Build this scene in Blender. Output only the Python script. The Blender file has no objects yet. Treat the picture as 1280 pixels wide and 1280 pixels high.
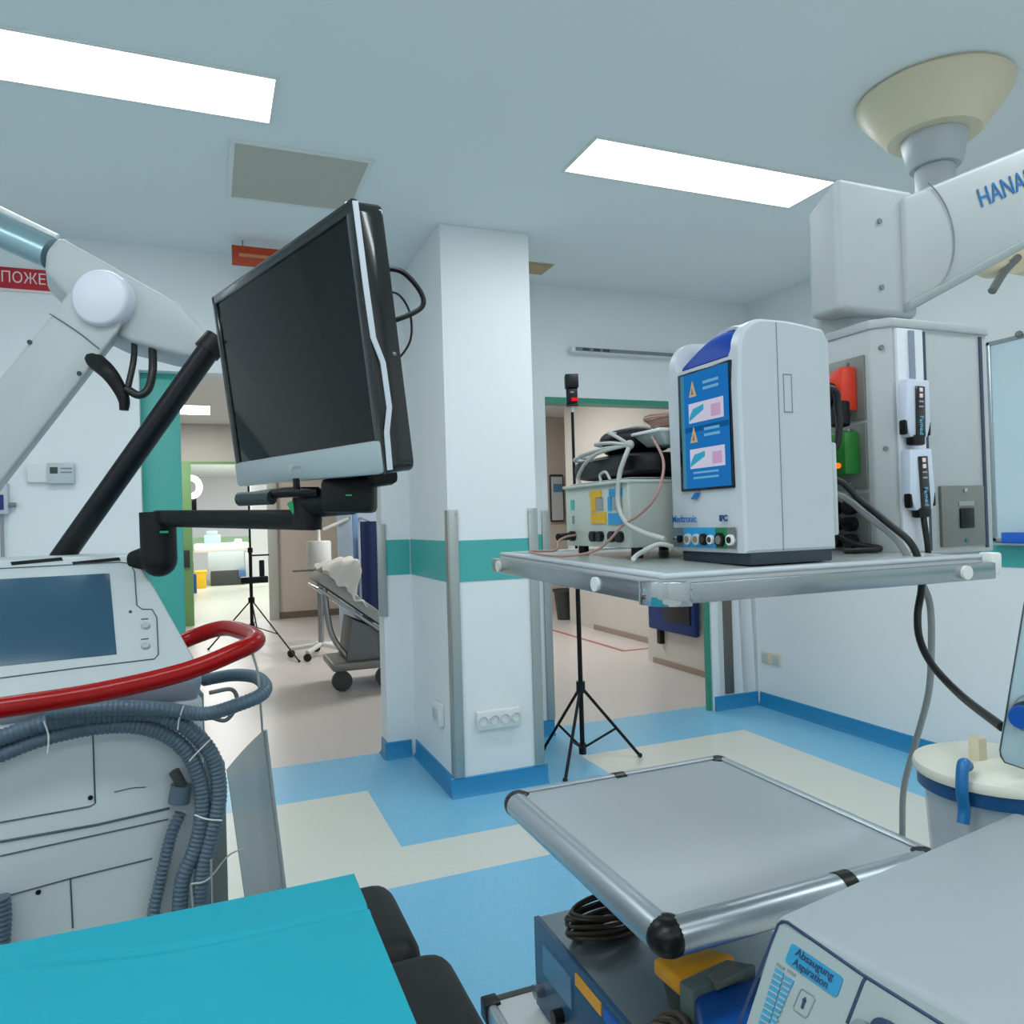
import bpy, bmesh, math, random
from mathutils import Vector as V, Matrix as Mx
random.seed(4)
col = bpy.context.scene.collection
scene = bpy.context.scene

# ------------------------------------------------------------------ camera
F = 939.0
YAW, PITCH, ROLL = map(math.radians, (21.98, 0.624, -1.689))
CAM = V((0, 0, 1.4))
def _axes():
    fwd = V((math.sin(YAW), math.cos(YAW), 0)); right = V((math.cos(YAW), -math.sin(YAW), 0)); up = V((0, 0, 1))
    f2 = fwd * math.cos(PITCH) + up * math.sin(PITCH); u2 = up * math.cos(PITCH) - fwd * math.sin(PITCH)
    return right * math.cos(ROLL) + u2 * math.sin(ROLL), u2 * math.cos(ROLL) - right * math.sin(ROLL), f2
CR, CU, CF = _axes()
# surveying helpers: where a sight line meets a given depth / plane of the room
def ray(x, y): return CR * ((x - 640) / F) - CU * ((y - 640) / F) + CF
def at(x, y, D): return CAM + ray(x, y) * D
def atx(x, y, X): d = ray(x, y); return CAM + d * (X / d.x)
def aty(x, y, Y): d = ray(x, y); return CAM + d * (Y / d.y)
def atz(x, y, Z): d = ray(x, y); return CAM + d * ((Z - CAM.z) / d.z)
def onpl(x, y, o, n): d = ray(x, y); return CAM + d * ((o - CAM).dot(n) / d.dot(n))

cd = bpy.data.cameras.new('camera'); cam = bpy.data.objects.new('camera', cd); col.objects.link(cam)
cd.sensor_width = 36; cd.lens = F / 1280 * 36; cd.clip_start = 0.02
cam.matrix_world = Mx(((CR.x, CU.x, -CF.x, 0), (CR.y, CU.y, -CF.y, 0), (CR.z, CU.z, -CF.z, CAM.z), (0, 0, 0, 1)))
scene.camera = cam

# --------------------------------------------------------------- materials
def lin(c): c /= 255.0; return c / 12.92 if c <= .04045 else ((c + .055) / 1.055) ** 2.4
def rgb(r, g, b): return (lin(r), lin(g), lin(b), 1)
MATS = {}
def mat(name, c, rough=.5, metal=0, bump=0, bscale=300, var=0, vscale=8, emit=0, spec=.5, trans=0, alpha=1, coat=0):
    if name in MATS: return MATS[name]
    m = bpy.data.materials.new(name); m.use_nodes = True
    nt = m.node_tree; b = nt.nodes['Principled BSDF']; C = rgb(*c)
    b.inputs['Base Color'].default_value = C; b.inputs['Roughness'].default_value = rough; b.inputs['Metallic'].default_value = metal
    b.inputs['Specular IOR Level'].default_value = spec
    if coat: b.inputs['Coat Weight'].default_value = coat; b.inputs['Coat Roughness'].default_value = .05
    if trans: b.inputs['Transmission Weight'].default_value = trans
    if alpha < 1: b.inputs['Alpha'].default_value = alpha
    if emit: b.inputs['Emission Color'].default_value = C; b.inputs['Emission Strength'].default_value = emit
    tc = nt.nodes.new('ShaderNodeTexCoord')
    if var:
        n = nt.nodes.new('ShaderNodeTexNoise'); n.inputs['Scale'].default_value = vscale; n.inputs['Detail'].default_value = 4
        r = nt.nodes.new('ShaderNodeMapRange'); r.inputs['To Min'].default_value = 1 - var; r.inputs['To Max'].default_value = 1 + var
        mx = nt.nodes.new('ShaderNodeMix'); mx.data_type = 'RGBA'; mx.blend_type = 'MULTIPLY'; mx.inputs['Factor'].default_value = 1
        nt.links.new(tc.outputs['Object'], n.inputs['Vector']); nt.links.new(n.outputs['Fac'], r.inputs['Value'])
        mx.inputs['A'].default_value = C; nt.links.new(r.outputs['Result'], mx.inputs['B']); nt.links.new(mx.outputs['Result'], b.inputs['Base Color'])
    if bump:
        n = nt.nodes.new('ShaderNodeTexNoise'); n.inputs['Scale'].default_value = bscale
        bp = nt.nodes.new('ShaderNodeBump'); bp.inputs['Strength'].default_value = bump; bp.inputs['Distance'].default_value = .002
        nt.links.new(tc.outputs['Object'], n.inputs['Vector']); nt.links.new(n.outputs['Fac'], bp.inputs['Height']); nt.links.new(bp.outputs['Normal'], b.inputs['Normal'])
    MATS[name] = m; return m
WALL = mat('wall_paint', (238, 241, 242), .45, bump=.05, bscale=120)
CEIL = mat('ceiling_paint', (238, 243, 243), .8, bump=.04)
TEAL = mat('teal_paint', (78, 178, 174), .35)
TEALD = mat('teal_door', (76, 176, 166), .4)
LBLUE = mat('blue_linoleum', (130, 197, 230), .32, var=.09, vscale=60, bump=.05)
LCREAM = mat('cream_linoleum', (222, 222, 212), .32, var=.04, vscale=60, bump=.05)
SKIRT = mat('blue_skirting', (40, 140, 192), .35)
HFLOOR = mat('hall_linoleum', (212, 206, 202), .3, var=.03, vscale=30)
HWALL = mat('hall_paint', (208, 204, 196), .6, bump=.03)
BEIGE = mat('beige_paint', (220, 208, 194), .6, bump=.03)
RWALL = mat('white_room_paint', (232, 234, 238), .6)
RAILM = mat('brushed_rail', (176, 180, 178), .38, .7, bump=.05)
STEEL = mat('steel', (166, 172, 174), .25, .95)
CHROME = mat('chrome', (178, 182, 186), .07, 1)
ALU = mat('anodised_aluminium', (186, 194, 200), .33, .9)
DEVW = mat('device_white', (196, 203, 209), .35, bump=.02)
PENDW = mat('pendant_white', (183, 189, 191), .4, bump=.02)
CREAMW = mat('cream_plastic', (228, 214, 184), .4)
WHITEP = mat('white_plastic', (232, 234, 232), .35)
GREYP = mat('grey_plate', (128, 130, 126), .4, .3)
BLACKP = mat('black_plastic', (11, 12, 14), .35, spec=.35)
BLACKG = mat('black_gloss', (10, 11, 12), .12, coat=.5)
BLACKM = mat('black_matte', (11, 12, 14), .5, spec=.3, bump=.08, bscale=200)
BLACKR = mat('black_rubber', (14, 14, 16), .6)
NAVYM = mat('dark_coated_metal', (11, 12, 20), .35, spec=.35)
REDT = mat('red_enamel', (156, 4, 6), .25, spec=.3)
HOSE = mat('grey_hose', (84, 104, 120), .38)
CONS = mat('console_grey', (186, 196, 198), .4, bump=.02)
CONSB = mat('console_body', (198, 210, 214), .42, bump=.02)
CONSK = mat('console_seam', (70, 84, 92), .5)
SCRT = mat('touchscreen_glass', (44, 82, 106), .22)
SCRK = mat('monitor_glass', (9, 11, 12), .04, spec=.28)
SILV = mat('silver_plastic', (176, 188, 192), .35, .3)
DRAPE = mat('turquoise_cloth', (6, 155, 174), .75, bump=.12, bscale=700, var=.03, vscale=14)
VINYL = mat('black_vinyl', (13, 14, 16), .5, spec=.3, bump=.1, bscale=150)
TRAYT = mat('tray_laminate', (182, 190, 194), .42, bump=.02)
GENB = mat('beige_metal', (196, 206, 196), .4)
GENS = mat('beige_metal_side', (176, 182, 176), .35)
BLUEP = mat('blue_plastic', (2, 58, 152), .5, spec=.2)
BLUEL = mat('light_blue_print', (36, 150, 206), .45)
BLUEM = mat('medium_blue_print', (0, 110, 180), .45)
YELP = mat('yellow_print', (226, 176, 30), .45)
YELS = mat('yellow_plastic', (236, 164, 22), .45)
GRNP = mat('green_plastic', (30, 120, 40), .35)
GRND = mat('green_print', (28, 120, 70), .45)
REDP = mat('orange_red_plastic', (226, 58, 30), .35)
NAVYL = mat('navy_print', (34, 56, 92), .5)
GREYL = mat('grey_print', (128, 136, 142), .5)
DKBLUE = mat('dark_blue_cloth', (4, 30, 76), .8)
CLOTHW = mat('white_cloth', (228, 226, 220), .85, bump=.2, bscale=120)
CABLEB = mat('black_cable', (16, 17, 19), .45)
CABLEW = mat('pale_cable', (190, 192, 186), .45)
CABLEG = mat('grey_cable', (150, 156, 158), .45)
CABLEP = mat('pink_cable', (176, 138, 126), .45)
CABLEN = mat('brown_cable', (52, 42, 36), .5)
GREENF = mat('green_frame', (126, 176, 112), .5)
LIMEP = mat('pale_green_print', (186, 226, 186), .6)
DARKG = mat('dark_grey', (58, 62, 62), .5)
VENTG = mat('vent_grey', (194, 192, 178), .6, bump=.2, bscale=500)
SIGNR = mat('sign_red', (190, 20, 36), .5)
SIGNO = mat('sign_orange', (186, 62, 20), .5)
SIGNT = mat('sign_white_print', (240, 220, 222), .5)
SIGNY = mat('sign_tan_print', (206, 130, 90), .5)
BLUED = mat('blue_display', (20, 24, 120), .3)
PALEB = mat('pale_blue_paint', (176, 196, 214), .5)
def glassy(name, c, alpha, rough=.3):
    m = mat(name, c, rough, alpha=alpha); return m
SHEET = glassy('clear_grey_sheet', (178, 194, 200), .66, .25)
JARG = glassy('clear_jar', (198, 208, 216), .5, .15)
def emis(name, c, s):
    m = bpy.data.materials.new(name); m.use_nodes = True; nt = m.node_tree; nt.nodes.clear()
    e = nt.nodes.new('ShaderNodeEmission'); o = nt.nodes.new('ShaderNodeOutputMaterial')
    e.inputs['Color'].default_value = rgb(*c); e.inputs['Strength'].default_value = s; nt.links.new(e.outputs[0], o.inputs[0]); return m
LAMP = emis('lamp_diffuser', (244, 252, 255), 4.5)
LAMPH = emis('hall_lamp_diffuser', (255, 252, 244), 5.0)
SCRB = emis('lit_blue_screen', (34, 120, 196), .75)
SCRB2 = emis('lit_dark_blue_bar', (24, 92, 150), .75)
SCRC = emis('lit_cyan_strip', (70, 140, 166), .75)
SCRW = emis('lit_white_picture', (214, 212, 236), .75)
SCRQ = emis('lit_cyan_picture', (60, 170, 206), .75)
SCRY = emis('lit_warning_sign', (206, 176, 130), .75)
SCRK2 = emis('lit_text', (120, 180, 220), .75)
SCRP = emis('lit_pink_picture', (206, 170, 206), .75)
LEDR = emis('red_led', (255, 20, 30), 1.2)
LEDO = emis('orange_led', (255, 110, 20), 1.6)
LEDG = emis('dim_green_led', (60, 170, 120), .6)

# ----------------------------------------------------------------- helpers
LOC = {}
class MB:
    def __init__(s): s.bm = bmesh.new(); s.mats = []
    def mi(s, m):
        if m is None: return 0
        if m not in s.mats: s.mats.append(m)
        return s.mats.index(m)
    def _merge(s, b, M=None, m=None):
        if M is not None: b.transform(M)
        i = s.mi(m)
        for f in b.faces: f.material_index = i
        me = bpy.data.meshes.new('tmp'); b.to_mesh(me); b.free()
        s.bm.from_mesh(me); bpy.data.meshes.remove(me); return s
    def box(s, c, d, M=None, bev=0, seg=2, m=None):
        b = bmesh.new(); bmesh.ops.create_cube(b, size=1)
        b.transform(Mx.Translation(V(c)) @ Mx.Diagonal((d[0], d[1], d[2], 1)))
        if bev: bmesh.ops.bevel(b, geom=list(b.edges), offset=bev, segments=seg, affect='EDGES', profile=.5)
        return s._merge(b, M, m)
    def b2(s, x0, x1, y0, y1, z0, z1, M=None, bev=0, seg=2, m=None):
        return s.box(((x0+x1)/2, (y0+y1)/2, (z0+z1)/2), (abs(x1-x0), abs(y1-y0), abs(z1-z0)), M, bev, seg, m)
    def cone(s, p0, p1, r0, r1=None, n=20, m=None):
        p0, p1 = V(p0), V(p1); r1 = r0 if r1 is None else r1
        b = bmesh.new(); L = (p1 - p0).length
        bmesh.ops.create_cone(b, cap_ends=True, segments=n, radius1=r0, radius2=r1, depth=L)
        q = (p1 - p0).to_track_quat('Z', 'Y').to_matrix().to_4x4()
        return s._merge(b, Mx.Translation((p0 + p1) / 2) @ q, m)
    def sph(s, c, r, M=None, n=16, sc=(1, 1, 1), m=None):
        b = bmesh.new(); bmesh.ops.create_uvsphere(b, u_segments=n, v_segments=n//2+2, radius=1)
        b.transform(Mx.Translation(V(c)) @ Mx.Diagonal((r*sc[0], r*sc[1], r*sc[2], 1)))
        return s._merge(b, M, m)
    def tube(s, pts, r, n=10, sub=6, ripple=0, pitch=.004, m=None, smooth=True):
        P = curve(pts, sub) if smooth else [V(p) for p in pts]
        if ripple:
            ln = [0]
            for a, c in zip(P, P[1:]): ln.append(ln[-1] + (c - a).length)
            N = int(ln[-1] / (pitch / 4)); Q = []; i = 0
            for j in range(N + 1):
                t = ln[-1] * j / N
                while i < len(P) - 2 and ln[i + 1] < t: i += 1
                Q.append(P[i].lerp(P[i + 1], (t - ln[i]) / max(1e-9, ln[i + 1] - ln[i])))
            P = Q
        b = bmesh.new(); up = V((0, 0, 1)); rings = []; nrm = None
        for i, p in enumerate(P):
            t = (P[min(i+1, len(P)-1)] - P[max(i-1, 0)]).normalized()
            if nrm is None: nrm = t.cross(up if abs(t.z) < .9 else V((1, 0, 0))).normalized()
            nrm = (nrm - t * nrm.dot(t)).normalized(); bi = t.cross(nrm)
            rr = (r(i / (len(P)-1)) if callable(r) else r) * (1 - ripple * (i % 4 > 1))
            rings.append([b.verts.new(p + (nrm * math.cos(a) + bi * math.sin(a)) * rr) for a in [k * math.tau / n for k in range(n)]])
        for A, B in zip(rings, rings[1:]):
            for k in range(n): b.faces.new((A[k], A[(k+1) % n], B[(k+1) % n], B[k]))
        b.faces.new(list(reversed(rings[0]))); b.faces.new(rings[-1])
        bmesh.ops.recalc_face_normals(b, faces=list(b.faces))
        return s._merge(b, None, m)
    def lathe(s, prof, o=(0, 0, 0), M=None, n=40, m=None):
        b = bmesh.new(); rings = []
        for r, z in prof:
            if r < 1e-6: rings.append([b.verts.new((0, 0, z))])
            else: rings.append([b.verts.new((r*math.cos(a), r*math.sin(a), z)) for a in [k*math.tau/n for k in range(n)]])
        for A, B in zip(rings, rings[1:]):
            for k in range(n):
                q = [A[k % len(A)], A[(k+1) % len(A)], B[(k+1) % len(B)], B[k % len(B)]]
                u = []
                for v in q:
                    if v not in u: u.append(v)
                if len(u) > 2: b.faces.new(u)
        bmesh.ops.recalc_face_normals(b, faces=list(b.faces))
        return s._merge(b, (M or Mx.Identity(4)) @ Mx.Translation(V(o)), m)
    def prism(s, poly, d, M=None, bev=0, seg=2, m=None):     # polygon in local xy, extruded +z by d
        b = bmesh.new(); lo = [b.verts.new((p[0], p[1], 0)) for p in poly]; hi = [b.verts.new((p[0], p[1], d)) for p in poly]
        n = len(poly); b.faces.new(list(reversed(lo))); b.faces.new(hi)
        for k in range(n): b.faces.new((lo[k], lo[(k+1) % n], hi[(k+1) % n], hi[k]))
        bmesh.ops.recalc_face_normals(b, faces=list(b.faces))
        if bev: bmesh.ops.bevel(b, geom=[e for e in b.edges], offset=bev, segments=seg, affect='EDGES', profile=.5)
        return s._merge(b, M, m)
    def hexa(s, v8, bev=0, seg=2, m=None):                   # 4 lower + 4 upper corners
        b = bmesh.new(); v = [b.verts.new(V(p)) for p in v8]
        for f in ((3,2,1,0), (4,5,6,7), (0,1,5,4), (1,2,6,5), (2,3,7,6), (3,0,4,7)): b.faces.new([v[i] for i in f])
        bmesh.ops.recalc_face_normals(b, faces=list(b.faces))
        if bev: bmesh.ops.bevel(b, geom=list(b.edges), offset=bev, segments=seg, affect='EDGES', profile=.5)
        return s._merge(b, None, m)
    def grid(s, fn, nu, nv, th=0, m=None):
        b = bmesh.new(); g = [[b.verts.new(fn(i/nu, j/nv)) for j in range(nv+1)] for i in range(nu+1)]
        for i in range(nu):
            for j in range(nv): b.faces.new((g[i][j], g[i+1][j], g[i+1][j+1], g[i][j+1]))
        if th: bmesh.ops.recalc_face_normals(b, faces=list(b.faces)); bmesh.ops.solidify(b, geom=list(b.faces), thickness=th)
        bmesh.ops.recalc_face_normals(b, faces=list(b.faces))
        return s._merge(b, None, m)
    def build(s, name, m=None, parent=None, smooth=True, angle=40):
        bm = s.bm
        xs = [v.co for v in bm.verts]
        lo = V([min(v[i] for v in xs) for i in range(3)]); hi = V([max(v[i] for v in xs) for i in range(3)])
        c = (lo + hi) / 2
        if parent is None: c.z = lo.z
        bmesh.ops.translate(bm, verts=list(bm.verts), vec=-c)
        me = bpy.data.meshes.new(name)
        for f in bm.faces: f.smooth = smooth
        if smooth:
            for e in bm.edges:
                if len(e.link_faces) == 2 and e.calc_face_angle(0) > math.radians(angle): e.smooth = False
        bm.to_mesh(me); bm.free()
        for k in (s.mats or [m]): me.materials.append(k)
        o = bpy.data.objects.new(name, me); col.objects.link(o)
        LOC[o] = c
        if parent is not None: o.parent = parent; o.location = c - LOC[parent]
        else: o.location = c
        return o
def curve(pts, sub=6):
    P = [V(p) for p in pts]
    if len(P) < 3: return P
    Q = [P[0]*2 - P[1]] + P + [P[-1]*2 - P[-2]]; out = []
    for i in range(1, len(Q)-2):
        a, b, c, d = Q[i-1:i+3]
        for j in range(sub):
            t = j / sub
            out.append(.5*((2*b) + (c-a)*t + (2*a-5*b+4*c-d)*t*t + (3*b-a-3*c+d)*t**3))
    out.append(P[-1]); return out
def tag(o, label, cat, group=None):
    o['label'] = label; o['category'] = cat
    if group: o['group'] = group
    return o
def thing(name, label, cat, loc, group=None):
    o = bpy.data.objects.new(name, None); col.objects.link(o); o.empty_display_size = .05
    o.location = V(loc); LOC[o] = V(loc); return tag(o, label, cat, group)
def struct(o): o['kind'] = 'structure'; return o
def lab(o, l): o['label'] = l; return o
def frame(o, xd, yd):      # matrix with local x, y (up) and z = normal
    x = V(xd).normalized(); z = x.cross(V(yd)).normalized(); y = z.cross(x)
    return Mx(((x.x, y.x, z.x, o[0]), (x.y, y.y, z.y, o[1]), (x.z, y.z, z.z, o[2]), (0, 0, 0, 1)))
def text(s, size, M, m, parent, name='lettering', ext=.0006, cx='CENTER', width=None, bold=0):
    cu = bpy.data.curves.new('t', 'FONT'); cu.body = s; cu.size = size; cu.extrude = ext; cu.align_x = cx; cu.align_y = 'CENTER'; cu.offset = bold
    o = bpy.data.objects.new('t', cu); col.objects.link(o)
    dg = bpy.context.evaluated_depsgraph_get(); me = bpy.data.meshes.new_from_object(o.evaluated_get(dg))
    bpy.data.objects.remove(o); bpy.data.curves.remove(cu)
    mb = MB(); mb.bm.from_mesh(me); bpy.data.meshes.remove(me)
    if width:
        xs = [v.co.x for v in mb.bm.verts]; k = width / (max(xs) - min(xs)); mb.bm.transform(Mx.Diagonal((k, 1, 1, 1)))
    mb.bm.transform(M); mb.mats = [m]
    for f in mb.bm.faces: f.material_index = 0
    return mb.build(name, m, parent, smooth=False)
def rrect(w, h, r, n=4, cx=0, cy=0):
    out = []
    for (sx, sy, a0) in ((1, 1, 0), (-1, 1, 90), (-1, -1, 180), (1, -1, 270)):
        for k in range(n+1):
            a = math.radians(a0 + 90*k/n); out.append((cx + sx*(w/2-r) + r*math.cos(a), cy + sy*(h/2-r) + r*math.sin(a)))
    return out
def lerp(a, b, t): return V(a).lerp(V(b), t)

# ================================================================ SETTING
CZ = 2.93
fl = MB()
def tile(x0, x1, y0, y1, m): fl.b2(x0, x1, y0, y1, -.06, 0, m=m)
tile(-3.2, 3.7, 3.98, 4.6, LBLUE)
tile(-3.2, .74, 2.88, 3.98, LCREAM); tile(.74, 2.0, 3.225, 3.98, LBLUE); tile(.74, 2.0, 2.88, 3.225, LCREAM)
tile(2.0, 3.18, -2.8, 3.98, LCREAM); tile(3.18, 3.7, -2.8, 3.98, LBLUE); tile(-3.2, 2.0, 1.45, 2.88, LBLUE); tile(-3.2, 2.0, -2.8, 1.45, LCREAM)  # last tile is unseen, made cream to bounce warmer light upwards
struct(fl.build('floor', None, smooth=False))
struct(MB().b2(-3.2, 3.7, -2.8, 4.6, CZ, CZ+.1).build('ceiling', CEIL))
w = MB(); w.b2(-3.2, -.33, 4.45, 4.6, 0, CZ); w.b2(-.33, .955, 4.45, 4.6, 2.262, CZ); w.b2(.955, 2.05, 4.45, 4.6, 0, CZ)
w.b2(2.05, 3.36, 4.45, 4.6, 2.2, CZ); w.b2(3.30, 3.7, 4.45, 4.5, 0, 2.2); w.b2(3.36, 3.7, 4.45, 4.6, 0, CZ)
struct(w.build('wall_back', WALL, smooth=False))
struct(MB().b2(3.7, 3.85, -2.8, 4.6, 0, CZ).build('wall_right', WALL))
struct(MB().b2(-3.35, -3.2, -2.8, 4.6, 0, CZ).build('wall_left', WALL))
struct(MB().b2(-3.35, 3.85, -2.95, -2.8, 0, CZ).build('wall_front', WALL))
struct(MB().b2(1.128, 1.62, 3.67, 4.449, 0, CZ-.001).build('wall_pillar', WALL))
# teal painted band
Z0, Z1, e = 1.092, 1.303, .003
t = MB(); t.b2(1.128-e, 1.62+e, 3.67-e, 4.447, Z0, Z1); struct(t.build('trim_1', TEAL))
t = MB(); t.b2(.956, 1.12, 4.45-e, 4.452, Z0, Z1); t.b2(1.63, 2.05, 4.45-e, 4.452, Z0, Z1); struct(t.build('trim_2', TEAL))
t = MB(); t.b2(3.7-e, 3.702, -2.7, 4.44, Z0, Z1); struct(t.build('trim_3', TEAL))
# blue coved skirting
def skirt(name, segs):
    t = MB()
    for a, b, nrm in segs:
        a, b, nrm = V(a), V(b), V(nrm); x = (b - a).normalized()
        prof = [(0, 0), (.022, 0), (.008, .02), (.005, .095), (0, .1)]
        M = Mx(((nrm.x, 0, x.x, a.x), (nrm.y, 0, x.y, a.y), (0, 1, 0, 0), (0, 0, 0, 1)))
        t.prism(prof, (b - a).length, M)
    struct(t.build(name, SKIRT))
skirt('baseboard_pillar', [((1.106, 3.67, 0), (1.642, 3.67, 0), (0, -1, 0)), ((1.128, 3.67, 0), (1.128, 4.44, 0), (-1, 0, 0)), ((1.62, 3.67, 0), (1.62, 4.44, 0), (1, 0, 0))])
skirt('baseboard_back', [((.94, 4.45, 0), (1.1, 4.45, 0), (0, -1, 0)), ((1.65, 4.45, 0), (2.05, 4.45, 0), (0, -1, 0)), ((3.31, 4.45, 0), (3.69, 4.45, 0), (0, -1, 0)), ((-3.1, 4.45, 0), (-.34, 4.45, 0), (0, -1, 0)), ((.955, 4.45, 0), (.955, 4.6, 0), (-1, 0, 0))])
skirt('baseboard_right', [((3.7, -2.7, 0), (3.7, 4.43, 0), (-1, 0, 0))])
# steel corner guards
def guard(name, x, y, sx, sy, z0, z1, w=.05, w2=.05):
    t = MB(); t.b2(x, x+sx*w, y-.004*1, y+.002, z0, z1) if sy == 0 else None
    t.b2(min(x, x+sx*w) , max(x, x+sx*w), y-.005, y+.001, z0, z1, bev=.001) if sy else None
    if sy: t.b2(x-sx*.005, x+sx*.001, y, y+w2, z0, z1, bev=.001)
    for z in (z0+.03, z1-.02): t.cone((x+sx*w*.75, y-.008, z), (x+sx*w*.75, y, z), .005, n=8, m=None)
    struct(t.build(name, RAILM))
guard('trim_5', 1.128, 3.664, 1, 1, .1, 1.46)
guard('trim_6', 1.62, 3.664, -1, 1, .1, 1.46)
guard('trim_7', 2.05, 4.444, -1, 1, .1, 1.455)
t = MB(); t.b2(.925, .975, 4.435, 4.449, .85, 1.40, bev=.003); struct(t.build('trim_8', RAILM))
t = MB(); t.b2(3.40, 3.475, 4.438, 4.449, .11, 1.46, bev=.002); struct(t.build('trim_9', mat('dull_guard', (118, 112, 104), .45, .5)))
# door frames of the two openings
t = MB(); t.b2(2.0499, 3.30, 4.455, 4.585, 2.165, 2.2); t.b2(3.268, 3.30, 4.465, 4.498, 0, 2.2); struct(t.build('door_1', mat('door_frame_green', (58, 148, 124), .4)))
t = MB(); t.b2(-.33, -.135, 4.53, 4.575, 0, 2.262, bev=.003); struct(t.build('door_2', TEALD))

# -------- hall behind the openings
struct(MB().b2(-3.2, 6, 4.6, 12.2, -.06, -.001).build('floor_hall', HFLOOR))
struct(MB().b2(-3.2, 6, 4.6, 12.2, 2.96, 3.06).build('ceiling_hall', CEIL))
w = MB(); w.b2(-3.2, -.45, 12, 12.2, 0, 2.96); w.b2(.84, 3.0, 12, 12.2, 0, 2.96); w.b2(-.45, .84, 12, 12.2, 2.4, 2.96)
struct(w.build('wall_hall_back', HWALL, smooth=False))
struct(MB().b2(.94, 3.0, 11.98, 12.0, 0, 2.95).build('wall_hall_beige', BEIGE))
struct(MB().b2(.94, 3.0, 11.965, 11.982, 0, .1).build('baseboard_hall', mat('brown_skirting', (128, 112, 96), .5)))
struct(MB().b2(-3.3, -3.2, 4.6, 12.2, 0, 2.96).build('wall_hall_left', HWALL))
struct(MB().b2(4.47, 4.6, 6.3, 9.1, 0, 2.96).build('wall_hall_right', HWALL))
struct(MB().b2(4.45, 4.47, 6.3, 8.4, 0, .06).build('baseboard_hall_right', mat('taupe_skirting', (158, 140, 128), .5)))
struct(MB().b2(3.0, 6, 10.4, 10.5, 0, 2.96).build('wall_hall_end', BEIGE))
struct(MB().b2(6, 6.1, 4.6, 10.5, 0, 2.96).build('wall_hall_side', HWALL))
struct(MB().b2(3.93, 6, 4.9, 6.3, 0, 2.96).build('wall_hall_block', HWALL))
struct(MB().b2(3.915, 3.93, 4.9, 6.2, .0, .05).build('baseboard_hall_block', mat('taupe_skirting', (158, 140, 128), .5)))
struct(MB().b2(1.5, 3.0, 9.55, 9.65, 0, 2.96).build('wall_hall_partition', PALEB))
t = MB(); t.b2(3.96, 4.01, 6.9, 8.9, -.001, .0015); t.b2(3.96, 4.45, 6.85, 6.9, -.001, .0015); t.b2(3.3, 4.01, 8.9, 8.95, -.001, .0015)
struct(t.build('trim_10', mat('red_floor_tape', (176, 96, 96), .5)))
# green door frame and the ward beyond it
t = MB(); t.b2(-.45, -.23, 11.93, 12.0, 0, 2.4, bev=.004); t.b2(-.23, .9, 11.97, 12.0, 2.36, 2.4, m=None); struct(t.build('door_3', GREENF))
t = MB(); t.b2(-.42, -.27, 11.90, 11.94, .85, 1.1, bev=.004); struct(t.build('trim_11', DARKG))
t = MB(); t.b2(.82, .96, 11.92, 12.0, 0, 2.41, bev=.004); struct(t.build('door_4', mat('white_jamb', (200, 204, 196), .5)))
struct(MB().b2(-3, 4, 12.2, 25, -.06, -.001).build('floor_ward', mat('ward_linoleum', (188, 190, 174), .3)))
struct(MB().b2(-3, 4, 12.2, 25, 3.0, 3.1).build('ceiling_ward', CEIL))
struct(MB().b2(-3, 4, 25, 25.1, 0, 3.0).build('wall_ward_back', RWALL))
struct(MB().b2(-3.1, -3, 12.2, 25, 0, 3.0).build('wall_ward_left', RWALL))
struct(MB().b2(4, 4.1, 12.2, 25, 0, 3.0).build('wall_ward_right', RWALL))
struct(MB().b2(-.6, 2.4, 24.97, 25, .75, 1.15).build('trim_12', LIMEP))

# ------------------------------------------------------- ceiling fittings
def ceiling_lamp(x0, x1, y0, y1, z, label, m, group=None):
    r = thing('ceiling_light', label, 'ceiling light', ((x0+x1)/2, (y0+y1)/2, z), group)
    f = MB(); b = .012
    f.b2(x0-b, x1+b, y0-b, y0, z-.006, z+.0); f.b2(x0-b, x1+b, y1, y1+b, z-.006, z); f.b2(x0-b, x0, y0, y1, z-.006, z); f.b2(x1, x1+b, y0, y1, z-.006, z)
    f.build('frame', WHITEP, r); MB().b2(x0, x1, y0, y1, z-.004, z-.001).build('diffuser', m, r); return r
ceiling_lamp(-.955, .245, 2.645, 2.94, CZ, 'long white ceiling light panel at top left of the photo', LAMP)
ceiling_lamp(1.485, 2.73, 2.645, 2.94, CZ, 'long white ceiling light panel right of the pillar, nearer the beige ceiling mount', LAMP)
for (x, y) in ((-.95, .35), (1.48, .35), (-.95, -1.9), (1.48, -1.9), (-2.95, .35), (-2.95, -1.9)):  # unseen panels added for light; the far left pair lifts the ambient
    ceiling_lamp(x, x+1.2, y, y+.3, CZ, 'unseen ceiling light panel added behind the camera', LAMP, 'added ceiling panels behind the camera')
ceiling_lamp(-.55, .045, 10.2, 11.0, 2.96, 'small white ceiling light in the hall seen through the left doorway', LAMPH)
ceiling_lamp(1.6, 2.8, 7.2, 7.8, 2.96, 'added hall ceiling light hidden behind the pillar', LAMPH)  # out of sight, added to light the hall
ceiling_lamp(3.0, 3.6, 7.6, 8.8, 2.96, 'added unseen hall ceiling light beyond the right doorway', LAMPH)  # another unseen panel put in for the hall lighting
for x, y in ((-.6, 14), (.6, 15.5), (-.6, 19), (1.2, 20)):  # lights put in to brighten the ward
    ceiling_lamp(x, x+1.2, y, y+.6, 3.0, 'added ceiling light brightening the ward beyond the green frame', LAMPH, 'added ward ceiling lights')
v = thing('ceiling_vent', 'grey square ceiling ventilation grille above the black monitor', 'vent', (.395, 3.39, CZ))
x0, x1, y0, y1 = .13, .66, 3.13, 3.65
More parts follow.
